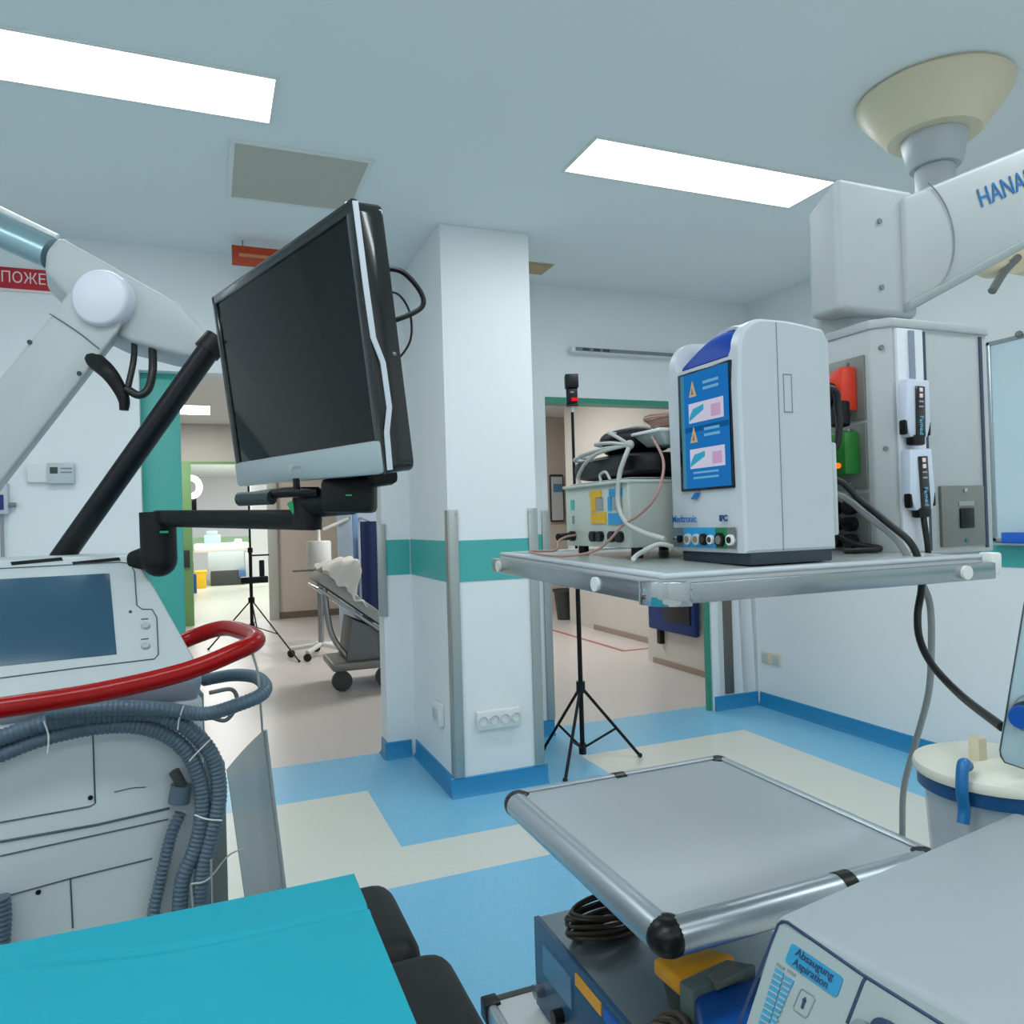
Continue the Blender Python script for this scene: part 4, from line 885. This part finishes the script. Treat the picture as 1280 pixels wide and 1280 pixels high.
f.b2(-hw, hw, hh-b_, hh, -.006, .003, MF, .003); f.b2(-hw, -hw+b_, -hh, hh, -.006, .003, MF, .003); f.b2(hw-b_-.002, hw, -hh, hh, -.006, .0025, MF, .001); f.build('bezel', BLACKG, mon)
MB().b2(-hw+.001, hw-.004, -hh, -hh+.042, -.008, .006, MF, .006).build('bottom_bezel', SILV, mon)
MB().b2(-hw+b_, hw-b_, -hh+.04, hh-b_, -.004, -.001, MF).build('screen_panel', SCRK, mon)
MB().cone(MF @ V((-.018, -hh+.021, .005)), MF @ V((-.018, -hh+.021, .0068)), .005, n=16).build('logo', CABLEW, mon)
MB().b2(-.008, .022, -hh+.019, -hh+.023, .0055, .0068, MF).build('brand_mark', CABLEG, mon)
zz = [MF @ V((hw+.0015, y, z)) for y, z in ((hh-.004, -.001), (.06, -.001), (.0, -.002), (-.03, -.011), (-.085, -.012), (-.115, -.004), (-hh+.004, -.002))]
st = MB(); 
def ribbon(u, w):
    k = u*(len(zz)-1); i = min(int(k), len(zz)-2); p = lerp(zz[i], zz[i+1], k-i); return p + MF.to_3x3() @ V((0, 0, (w-.5)*.007))
st.grid(ribbon, 24, 2, .002); st.build('side_trim', mat('trim_silver', (214, 220, 230), .3, .3), mon)
MB().b2(-hw+.03, hw-.01, hh-.001, hh+.002, -.012, -.002, MF, .001).build('top_trim', SILV, mon)
q = MF @ V((hw+.002, .0, -.028)); MB().sph(MF @ V((hw, -.02, -.03)), .003).build('side_button', GREYP, mon)
MB().b2(-.02, .12, -hh-.02, -.02, -.1, -.055, MF, .01).build('mount_plate', BLACKM, mon)
mbk = [MF @ V(p) for p in ((hw-.06, .085, -.06),)]
cD = 1.02
MB().tube([at(478, 335, cD), at(503, 340, cD), at(524, 362, cD), at(529, 380, cD), at(515, 392, cD), at(480, 405, cD)], .0036, 8).build('monitor_cable', CABLEB, mon)
MB().tube([at(478, 364, cD+.01), at(498, 368, cD+.01), at(512, 390, cD+.01), at(514, 420, cD+.01), at(505, 440, cD+.01), at(484, 462, cD+.01)], .0016, 8).build('monitor_cable', CABLEB, mon)

# clear plastic sheet hanging on a string
D = 1.52
pp = [at(283, 965, D), at(327, 912, D+.03), at(341, 945, D+.03), at(357, 1120, D+.05), at(306, 1120, D)]
r = thing('plastic_sheet', 'clear grey plastic sheet hanging on a string beside the console hoses', 'plastic sheet', (pp[3].x, pp[3].y, pp[3].z))
def shf(u, w):
    L0 = lerp(at(283, 962, D), at(306, 1125, D), w); R0 = lerp(at(330, 912, D+.04), at(356, 1125, D+.05), w)
    return lerp(L0, R0, u) + V((0, .03*math.sin(u*math.pi)*(.4+.6*w)+.01*math.sin(w*5), 0))
MB().grid(shf, 14, 14, .0025).build('sheet', SHEET, r)
MB().tube([shf(1, k/8)+V((.002, -.004, 0)) for k in range(9)], .004, 8).build('edge_tube', mat('edge_tube', (176, 186, 188), .3), r)
cable('hanging_string', 'thin white string hanging from the red handle to the plastic sheet', [at(316, 818, 1.30), at(322, 840, 1.32), at(325, 870, 1.36), at(328, 914, 1.555)], .0022, CABLEW)
cable('tie_cord', 'thin cord tying the hoses to the clear plastic sheet', [fD(233, 1088, .06), fD(255, 1085, .05), at(285, 1070, 1.45), at(305, 1060, 1.5)], .0016, CABLEW)

# ======================================================= OPERATING TABLE
r = thing('operating_table', 'operating table with black mattress sections under the turquoise drape', 'operating table', (-.35, .6, 0))
def cush(x0, x1, y0, y1, z0, z1, nm='mattress_section'): return MB().b2(x0, x1, y0, y1, z0, z1, bev=.03, seg=5).build(nm, VINYL, r)
cush(-1.1, .212, .815, .992, .855, .938); cush(-1.1, .235, .36, .812, .85, .938)
MB().b2(-1.1, .15, .4, 1.0, .80, .85, bev=.008).build('frame', STEEL, r)
MB().b2(-.55, -.2, .5, .85, .12, .81, bev=.02).build('column', STEEL, r)
MB().b2(-.8, .05, .4, .95, .0, .12, bev=.02).build('base', DARKG, r)
def dr(u, w):
    x = -1.05 + 1.214*u; y = .36+.64*w
    yc = .900+.9*max(0, .02-x)*max(0, .02-x)
    z = .9475 - .004*math.exp(-((y-yc)/.005)**2)*min(1, max(0, (x+.25)/.1)) + .0015*math.exp(-((y-yc+.012)/.008)**2)*min(1, max(0, (x+.25)/.1)) + .0015*math.sin(x*9+y*5)
    if w > .985: z -= .012; y -= .002
    return V((x, y, z))
dm = MB(); dm.grid(dr, 50, 200, .003); 
tag(dm.build('surgical_drape', DRAPE, angle=60), 'turquoise cloth drape spread over the operating table', 'drape')

# ======================================================= EQUIPMENT TROLLEY
TZ = .82
TX0, TX1, TY0, TY1 = .574, 1.135, .907, 1.512
r = thing('equipment_trolley', 'equipment trolley with a grey top and rounded aluminium edges in the foreground', 'trolley', (.85, 1.2, 0))
ep = .026
tp = MB(); tp.b2(TX0+.02, TX1-.02, TY0+.02, TY1-.02, TZ-.02, TZ-.002, bev=.002); top = tp.build('top_panel', TRAYT, r)
def edge(a, b, rad=.026):
    a, b = V(a), V(b); x = (b-a).normalized()
    out = V((0, 0, 1)).cross(x); out = -out
    prof = [(-.004, .001), (.004, .0025)] + [(.006+rad*math.sin(t), -.0235+rad*math.cos(t)) for t in [math.pi*k/14 for k in range(15)]] + [(.0, -.048)]
    M = Mx(((out.x, 0, x.x, a.x), (out.y, 0, x.y, a.y), (out.z, 1, x.z, a.z), (0, 0, 0, 1)))
    return MB().prism(prof, (b-a).length, M).build('edge_profile', ALU, top)
i_ = .024
edge((TX0+i_, TY0+i_, TZ), (TX1-i_, TY0+i_, TZ)); edge((TX1-i_, TY0+i_, TZ), (TX1-i_, TY1-i_, TZ)); edge((TX1-i_, TY1-i_, TZ), (TX0+i_, TY1-i_, TZ)); edge((TX0+i_, TY1-i_, TZ), (TX0+i_, TY0+i_, TZ))
for (x, y) in ((TX0+i_, TY0+i_), (TX1-i_, TY0+i_), (TX1-i_, TY1-i_), (TX0+i_, TY1-i_)):
    MB().lathe([(0, .003), (.006, .0028)] + [(.0065+.0265*math.sin(t), -.0235+.0265*math.cos(t)) for t in [math.pi*k/12 for k in range(13)]] + [(0, -.05)], (x, y, TZ), n=32).build('corner_cap', BLACKP, top)
def band(x, y, horiz):
    M = Mx.Translation((x, y, TZ-.0235)); q = MB()
    d = V((1, 0, 0)) if horiz else V((0, 1, 0))
    q.cone(V((x, y, TZ-.0235))-d*.013, V((x, y, TZ-.0235))+d*.013, .0275, n=28); return q.build('edge_joint', BLACKP, top)
band(TX0+.35, TY0+i_-.006, True); band(TX0+.27, TY1-i_+.006, True)
LZ = .36
for (x, y) in ((TX0+.05, TY1-.05), (TX1-.05, TY1-.05), (TX1-.05, TY0+.2)):
    pass
MB().b2(TX1-.09, TX1-.03, TY1-.09, TY1-.04, .1, TZ-.02, bev=.006).build('post', ALU, r)
MB().b2(TX1-.09, TX1-.03, TY0+.04, TY0+.09, .1, TZ-.02, bev=.006).build('post', ALU, r)
q = atz(612, 1252, LZ)
lx = q.x-.0
MB().b2(lx+.01, TX1, .9, q.y, LZ-.03, LZ, bev=.004).build('lower_shelf', mat('shelf_white', (200, 204, 204), .4), r)
MB().b2(lx-.012, lx+.012, .9, q.y, LZ-.035, LZ+.004, bev=.008).build('shelf_edge', ALU, r)
MB().b2(lx, TX1, q.y-.008, q.y+.014, LZ-.035, LZ+.004, bev=.008).build('shelf_edge', DARKG, r)
MB().b2(lx-.016, lx+.02, q.y-.02, q.y+.018, LZ-.036, LZ+.006, bev=.004).build('shelf_corner', BLACKP, r)
for x in (lx+.08, TX1-.06):
    for y in (.98, q.y-.08): MB().cone((x-.015, y, .05), (x+.015, y, .05), .05, n=18).build('castor', BLACKR, r); MB().cone((x, y, .05), (x, y, LZ-.02), .02, n=12).build('castor_post', GREYP, r)
# device on the lower shelf
DZ = .55
dl, dr_, dk = atz(667, 1147, DZ), atz(785, 1280, DZ), atz(760, 1125, DZ)
X0, Y1_ = dl.x, dl.y
r = thing('metal_generator_box', 'grey metal device box with a blue front panel on the lower trolley shelf', 'medical device', (X0+.2, Y1_-.2, LZ+.002))
MB().b2(X0+.012, X0+.42, Y1_-.45, Y1_, LZ+.012, DZ, bev=.003).build('housing', mat('metallic_grey', (136, 146, 152), .3, .6), r)
MB().b2(X0, X0+.013, Y1_-.45, Y1_, LZ+.008, DZ+.003, bev=.002).build('front_panel', mat('front_dark_blue', (44, 84, 116), .4), r)
MB().b2(X0-.003, X0+.001, Y1_-.18, Y1_-.05, DZ-.09, DZ-.03).build('display', mat('display_blue', (86, 130, 160), .3), r)
MB().b2(X0-.003, X0+.001, Y1_-.3, Y1_-.2, DZ-.03, DZ-.008).build('yellow_panel', YELS, r)
MB().b2(X0-.003, X0+.001, Y1_-.43, Y1_-.31, DZ-.03, DZ-.008).build('blue_panel', mat('panel_blue', (20, 90, 190), .4), r)
MB().b2(X0-.003, X0+.001, Y1_-.43, Y1_-.14, DZ-.16, DZ-.05).build('dark_panel', DARKG, r) if False else None
for k in range(4): MB().cone((X0+.002, Y1_-.04-.09*k, LZ+.06), (X0-.02, Y1_-.04-.09*k, LZ+.06), .014, n=16).build('socket', BLACKP if k else STEEL, r)
for (x, y) in ((X0+.04, Y1_-.04), (X0+.38, Y1_-.04), (X0+.04, Y1_-.41), (X0+.38, Y1_-.41)): MB().cone((x, y, LZ), (x, y, LZ+.014), .014, n=12).build('foot', BLACKR, r)
# cable coil on the box
rc = MB(); rnd = random.Random(2); c0 = atz(752, 1152, DZ+.03)
for k in range(11):
    cx_, cy_ = c0.x+.012*rnd.uniform(-1, 1), c0.y+.01*rnd.uniform(-1, 1); zz_ = DZ+.006+.005*k; a0 = .07+.012*rnd.uniform(-1, 1); b0_ = .035+.01*rnd.uniform(-1, 1)
    rc.tube([(cx_+a0*math.cos(t), cy_+b0_*math.sin(t), zz_+.004*math.sin(2*t)) for t in [j*math.tau/12 for j in range(13)]], .0038, 7, 4)
tag(rc.build('cable_coil', CABLEN), 'dark brown coiled cable on the grey metal device box', 'cable')
# shaped boxes in front
def tb(px, py, z): return atz(px, py, z)
UZ = .66
y0p = [tb(815, 1196, UZ), tb(885, 1183, UZ), tb(920, 1192, UZ), tb(850, 1226, UZ)]
r = thing('yellow_foot_switch', 'yellow and grey foot switch on the metal box under the trolley top', 'foot switch', (y0p[0].x+.05, y0p[0].y, DZ))
yc_ = sum(y0p, V())/4
MB().hexa([V((p.x, p.y, UZ-.03)) for p in y0p]+[V((p.x, p.y, UZ)) for p in y0p], .008, 3).build('guard', YELS, r)
MB().hexa([V((q.x, q.y, DZ+.002)) for q in [p.lerp(yc_, .15)+V((.02, -.005, 0)) for p in y0p]]+[V((q.x, q.y, UZ-.026)) for q in [p.lerp(yc_, .06)+V((.008, 0, 0)) for p in y0p]], .004).build('base', DARKG, r)
gq = [tb(848, 1226, UZ+.01), tb(908, 1198, UZ+.01), tb(945, 1205, UZ+.01), tb(866, 1238, UZ+.01)]
MB().hexa([V((p.x, p.y, DZ+.004)) for p in gq]+[V((p.x, p.y, UZ+.01)) for p in gq], .004).build('pedal_block', mat('grey_green', (100, 114, 112), .5), r)
gq = [tb(884, 1218, UZ+.012), tb(915, 1205, UZ+.012), tb(930, 1214, UZ+.012), tb(896, 1230, UZ+.012)]
MB().hexa([V((p.x, p.y, UZ)) for p in gq]+[V((p.x, p.y, UZ+.014)) for p in gq], .002).build('pedal_label', mat('grey_brown', (122, 124, 116), .6), r)
bq = [tb(868, 1240, UZ), tb(985, 1205, UZ), tb(1000, 1300, UZ), tb(884, 1330, UZ)]
r = thing('blue_foot_switch', 'blue foot switch box beside the suction unit under the trolley top', 'foot switch', (bq[0].x, bq[0].y, DZ))
MB().hexa([V((p.x, p.y, DZ-.05)) for p in bq]+[V((p.x, p.y, UZ-.002)) for p in bq], .01, 3).build('casing', mat('switch_blue', (0, 82, 168), .4), r)
MB().hexa([V((p.x, p.y, DZ-.19)) for p in bq]+[V((p.x, p.y, DZ-.045)) for p in bq], .004).build('base', DARKG, r)
lp_ = MB(); c0 = tb(838, 1265, UZ-.03)
for k in range(4):
    lp_.tube([(c0.x-.045+.014*k+.02*math.cos(t), c0.y+.045*math.sin(t), DZ+.03+.028*math.cos(t+.6)+.006*k) for t in [j*math.tau/10 for j in range(11)]], .006, 8, 5)
tag(lp_.build('cable_loop', mat('olive_cable', (70, 60, 46), .5)), 'brown cable loops in front of the blue foot switch', 'cable')

# ======================================================= SUCTION UNIT
SZ = 1.05
c = atz(972, 1143, SZ); l_ = atz(1230, 1280, SZ); bk_ = atz(1170, 1070, SZ)
ev = (l_-c); ev.z = 0; ev.normalize(); eb = (bk_-c); eb.z = 0; eb.normalize()
eb = (eb - ev*eb.dot(ev)).normalized()
dn = (aty(918, 1280, c.y)-c); dn = (dn-ev*dn.dot(ev)).normalized()
LD, LB = .42, .40
r = thing('suction_unit', 'pale grey suction unit with a sloping labelled front panel at bottom right', 'suction unit', (c.x+.2, c.y-.2, 0))
fo = c+dn*.22
p4 = lambda q: [q, q+ev*LD]
lo = [V((fo.x, fo.y, fo.z)), fo+ev*LD]; 
bkt = [c+eb*LB+ev*LD, c+eb*LB]
bb_ = [V((p.x, p.y, fo.z)) for p in bkt]
MB().hexa([lo[0], lo[1], bb_[0], bb_[1], c, c+ev*LD, bkt[0], bkt[1]], .006, 3).build('housing', mat('suction_grey', (164, 172, 176), .4, bump=.02), r)
lw = [lo[0]+eb*.05, lo[1]+eb*.05, bb_[0], bb_[1]]
MB().hexa([V((p.x, p.y, .1)) for p in lw]+[V((p.x, p.y, fo.z+.004)) for p in lw], .01).build('pedestal', mat('suction_grey', (164, 172, 176), .4), r)
for p in lw: q = p.lerp(sum(lw, V())/4, .15); MB().cone((q.x-.015, q.y, .05), (q.x+.015, q.y, .05), .05, n=16).build('castor', BLACKR, r); MB().cone((q.x, q.y, .05), (q.x, q.y, .12), .018, n=10).build('castor_fork', GREYP, r)
pn2 = ev.cross(dn).normalized(); pn2 = pn2 if pn2.x < 0 else -pn2
def FPX(x, y, off=0): return onpl(x, y, c, pn2)+pn2*off
fpl = [c+dn*.006+ev*.004, c+dn*.006+ev*(LD-.004), c+dn*.21+ev*(LD-.004), c+dn*.21+ev*.004]
fp = MB().hexa([p-pn2*.004 for p in fpl]+[p+pn2*.001 for p in fpl]).build('front_panel', mat('panel_pale', (156, 170, 170), .45), r)
def pl2(pts, m, rad=.0013, name='panel_line'): return MB().tube([FPX(*p, .0012) for p in pts], rad, 6, 3, smooth=False).build(name, m, fp)
pl2([(924, 1280), (974, 1156), (979, 1152), (985, 1153), (1078, 1218), (1190, 1288)], NAVYL)
pl2([(1084, 1222), (1080, 1228), (1060, 1280)], NAVYL)
def plate2(pts, m, name, off=.0012, th=.0008):
    P_ = [FPX(*p, off) for p in pts]; return MB().hexa([p-pn2*.001 for p in P_]+[p+pn2*th for p in P_]).build(name, m, fp)
tx, ty = (FPX(1056, 1222)-FPX(991, 1178)).normalized(), (FPX(991, 1178)-FPX(980, 1201))
lw_ = (FPX(1056, 1222)-FPX(991, 1178)).length; lh_ = ty.length
MB().prism(rrect(lw_, lh_*.97, .003), .001, frame(FPX(1018, 1212.5, .001), tx, ty)).build('blue_label', mat('label_blue', (40, 140, 184), .5), fp)
text('Absaugung', lh_*.52, frame(FPX(1020, 1206, .0026), tx, ty), NAVYL, fp, ext=.0002, width=lw_*.72)
text('Aspiration', lh_*.52, frame(FPX(1015, 1217.5, .0026), tx, ty), NAVYL, fp, ext=.0002, width=lw_*.66)
plate2([(971, 1210), (981.5, 1217), (961, 1286), (948, 1286)], mat('gauge_blue', (60, 150, 190), .5), 'scale'); plate2([(983, 1220), (994, 1227), (966, 1290), (962, 1286)], mat('gauge_blue', (60, 150, 190), .5), 'scale')
for k in range(9):
    t_ = k/9
    plate2([(970-19*t_, 1215+66*t_), (981-19*t_, 1222+66*t_), (980.5-19*t_, 1224+66*t_), (969.5-19*t_, 1217+66*t_)], mat('panel_pale', (156, 170, 170), .45), 'scale_tick', .0022)
    plate2([(982-17*t_, 1225+60*t_), (992-22*t_, 1231+58*t_), (991-22*t_, 1233+58*t_), (981.5-17*t_, 1227+60*t_)], mat('panel_pale', (156, 170, 170), .45), 'scale_tick', .0022)
for (x, y) in ((977, 1208.5), (990.5, 1216.5)): MB().box((0, 0, 0), (.008, .0022, .0008), frame(FPX(x, y, .0014), tx, ty)).build('scale_mark', GREYL, fp)
pl2([(1004, 1237), (1018, 1246), (1020, 1250), (1011, 1270), (1008, 1273), (994, 1263), (993, 1259), (1002, 1238), (1004, 1237)], GREYL, .0006, 'key_outline')
pl2([(1003.5, 1261), (1007, 1249)], NAVYL, .0013, 'arrow'); 
P_ = [FPX(1004, 1250.5, .0014), FPX(1009.3, 1253, .0014), FPX(1008.5, 1247, .0014)]
MB().hexa([P_[0], P_[1], P_[2], P_[2]+pn2*1e-5, P_[0]+pn2*.001, P_[1]+pn2*.001, P_[2]+pn2*.001, P_[2]+pn2*.00102]).build('arrow_head', NAVYL, fp)
for (x, y, rr, m) in ((1082, 1290, .007, GREYL), (1110, 1294, .0095, NAVYL)):
    q = FPX(x, y, .001); MB().cone(q, q+pn2*.008, rr, n=24).build('knob', m, fp)
# collecting jar
jc = V((.925, .665, 0)); JZ = 1.075
r = thing('suction_canister', 'clear suction canister with a cream lid behind the suction unit', 'canister', (jc.x, jc.y, .80))
MB().lathe([(0, JZ-.26), (.066, JZ-.26), (.07, JZ-.25), (.084, JZ-.02), (.081, JZ-.02), (.067, JZ-.245), (0, JZ-.25)], jc).build('jar', JARG, r)
MB().lathe([(.084, JZ-.036), (.0905, JZ-.034), (.0905, JZ-.014), (.084, JZ-.012)], jc).build('band', mat('deep_blue', (14, 74, 124), .4), r)
MB().lathe([(0, JZ+.006), (.04, JZ+.006), (.078, JZ+.002), (.094, JZ-.004), (.096, JZ-.01), (.094, JZ-.016), (.08, JZ-.016), (0, JZ-.012)], jc).build('lid', mat('lid_cream', (224, 222, 208), .4), r)
q = at(1222, 938, .95); MB().b2(q.x-.008, q.x+.008, q.y-.008, q.y+.008, JZ+.002, JZ+.034, bev=.003).build('lid_spout', CREAMW, r)
ca = at(1205, 975, .90); d = (V((ca.x, ca.y, 0))-V((jc.x, jc.y, 0))).normalized(); e1 = jc+d*.098
tn = V((-d.y, d.x, 0))
MB().tube([V((e1.x, e1.y, JZ+.012))-d*.012, V((e1.x, e1.y, JZ+.016)), V((e1.x, e1.y, JZ-.01))+d*.006, V((e1.x, e1.y, JZ-.035))+d*.002, V((e1.x, e1.y, JZ-.052))+d*.006], .007, 10).build('clip', mat('clip_blue', (24, 108, 168), .35), r)
MB().b2(jc.x-.03, jc.x+.03, jc.y-.0785, jc.y-.072, JZ-.12, JZ-.07).build('level_label', mat('label_pale', (170, 196, 212), .5), r)
su = [x for x in col.objects if x.name == 'suction_unit'][0]
rim = MB(); rim.lathe([(.072, JZ-.17), (.082, JZ-.17), (.082, JZ-.16), (.0755, JZ-.16)], jc); rim.b2(jc.x-.01, jc.x+.01, c.y-.005, jc.y-.075, JZ-.172, JZ-.158); rim.build('canister_holder', STEEL, su)
# display panel at the right edge
D = .88
pa = [at(1281, 752, D), at(1250, 938, D), at(1256, 953, D), at(1330, 978, D), at(1360, 770, D)]
r = thing('tilted_panel', 'pale blue rounded panel with a bright blue knob at the right photo edge', 'panel', (pa[3].x, pa[3].y, pa[3].z))
dv = CF*.012
def plate3(pts, th, m, name, parent, o=V()):
    b = bmesh.new(); a_ = [b.verts.new(p+o) for p in pts]; c_ = [b.verts.new(p+o+CF*th) for p in pts]; n = len(pts)
    b.faces.new(a_); b.faces.new(list(reversed(c_)))
    for i in range(n): b.faces.new((a_[i], c_[i], c_[(i+1) % n], a_[(i+1) % n]))
    bmesh.ops.recalc_face_normals(b, faces=list(b.faces)); bmesh.ops.bevel(b, geom=list(b.edges), offset=.001, segments=2, affect='EDGES', profile=.5)
    mb = MB(); mb._merge(b); return mb.build(name, m, parent)
plate3(pa, .003, mat('panel_blue_white', (166, 192, 200), .25), 'plate', r)
MB().tube([pa[0], pa[1], lerp(pa[1], pa[2], .5)-CR*.002, pa[2], pa[3], pa[4], pa[0]], .0008, 6, smooth=False).build('edge_strip', DARKG, r)
k0 = at(1271, 891, D)
MB().cone(k0+CF*.001+CR*.012, k0-CF*.012-CR*.002, .0145, .0125, n=26).build('knob_collar', NAVYM, r)
MB().cone(k0-CF*.011-CR*.001, k0-CF*.022-CR*.010, .0125, n=26).build('knob', mat('knob_blue', (0, 78, 168), .4, spec=.3), r)
MB().tube([k0-CF*.001+CR*.015+(CR*math.cos(a)+CU*math.sin(a))*.022 for a in [k*.52 for k in range(13)]], .0009, 6).build('dial_mark', GREYL, r)
q = at(1425, 900, D+.02); MB().cone(at(1345, 880, D+.012), (q.x, q.y, q.z+.02), .009).build('bracket', STEEL, r); MB().cone((q.x, q.y, .0), (q.x, q.y, q.z+.05), .014).build('stand_pole', STEEL, r)
MB().cone((q.x, q.y, 0), (q.x, q.y, .03), .12, .11, n=28).build('stand_base', GREYP, r)

# ================================================================== LIGHT
def area(x, y, z, sx, sy, e, c=(.90, .99, 1.03)):
    l = bpy.data.lights.new('panel_lamp', 'AREA'); l.shape = 'RECTANGLE'; l.size = sx; l.size_y = sy; l.energy = e; l.color = c
    o = bpy.data.objects.new('panel_lamp', l); o.location = (x, y, z); col.objects.link(o)
for (x, y) in ((-.355, 2.79), (2.1, 2.79), (-.35, .5), (2.08, .5), (-.35, -1.75), (2.08, -1.75), (-2.35, .5), (-2.35, -1.75)): area(x, y, CZ-.012, 1.15, .27, 11.5)  # first two serve the visible panels, the rest the added unseen ones
WC = (1, .99, .985)
area(-.25, 10.6, 2.94, .55, .75, 26, WC); area(2.2, 7.5, 2.94, 1.1, .55, 34, WC); area(3.3, 8.2, 2.94, .55, 1.1, 14, WC)  # first serves the visible hall light, the other two the added ones
area(0, 14.3, 2.98, 1.1, .55, 55, (1, 1, 1)); area(1.2, 15.8, 2.98, 1.1, .55, 55, (1, 1, 1)); area(0, 19.3, 2.98, 1.1, .55, 90, (1, 1, 1)); area(1.8, 20.3, 2.98, 1.1, .55, 90, (1, 1, 1))  # lamps of the added ward lights
wd = bpy.data.worlds.new('world'); scene.world = wd; wd.use_nodes = True
wd.node_tree.nodes['Background'].inputs['Color'].default_value = (.5, .6, .65, 1); wd.node_tree.nodes['Background'].inputs['Strength'].default_value = .1
vs = scene.view_settings; vs.view_transform = 'Standard'; vs.look = 'None'; vs.gamma = 1; vs.exposure = 0.0; vs.use_curve_mapping = False
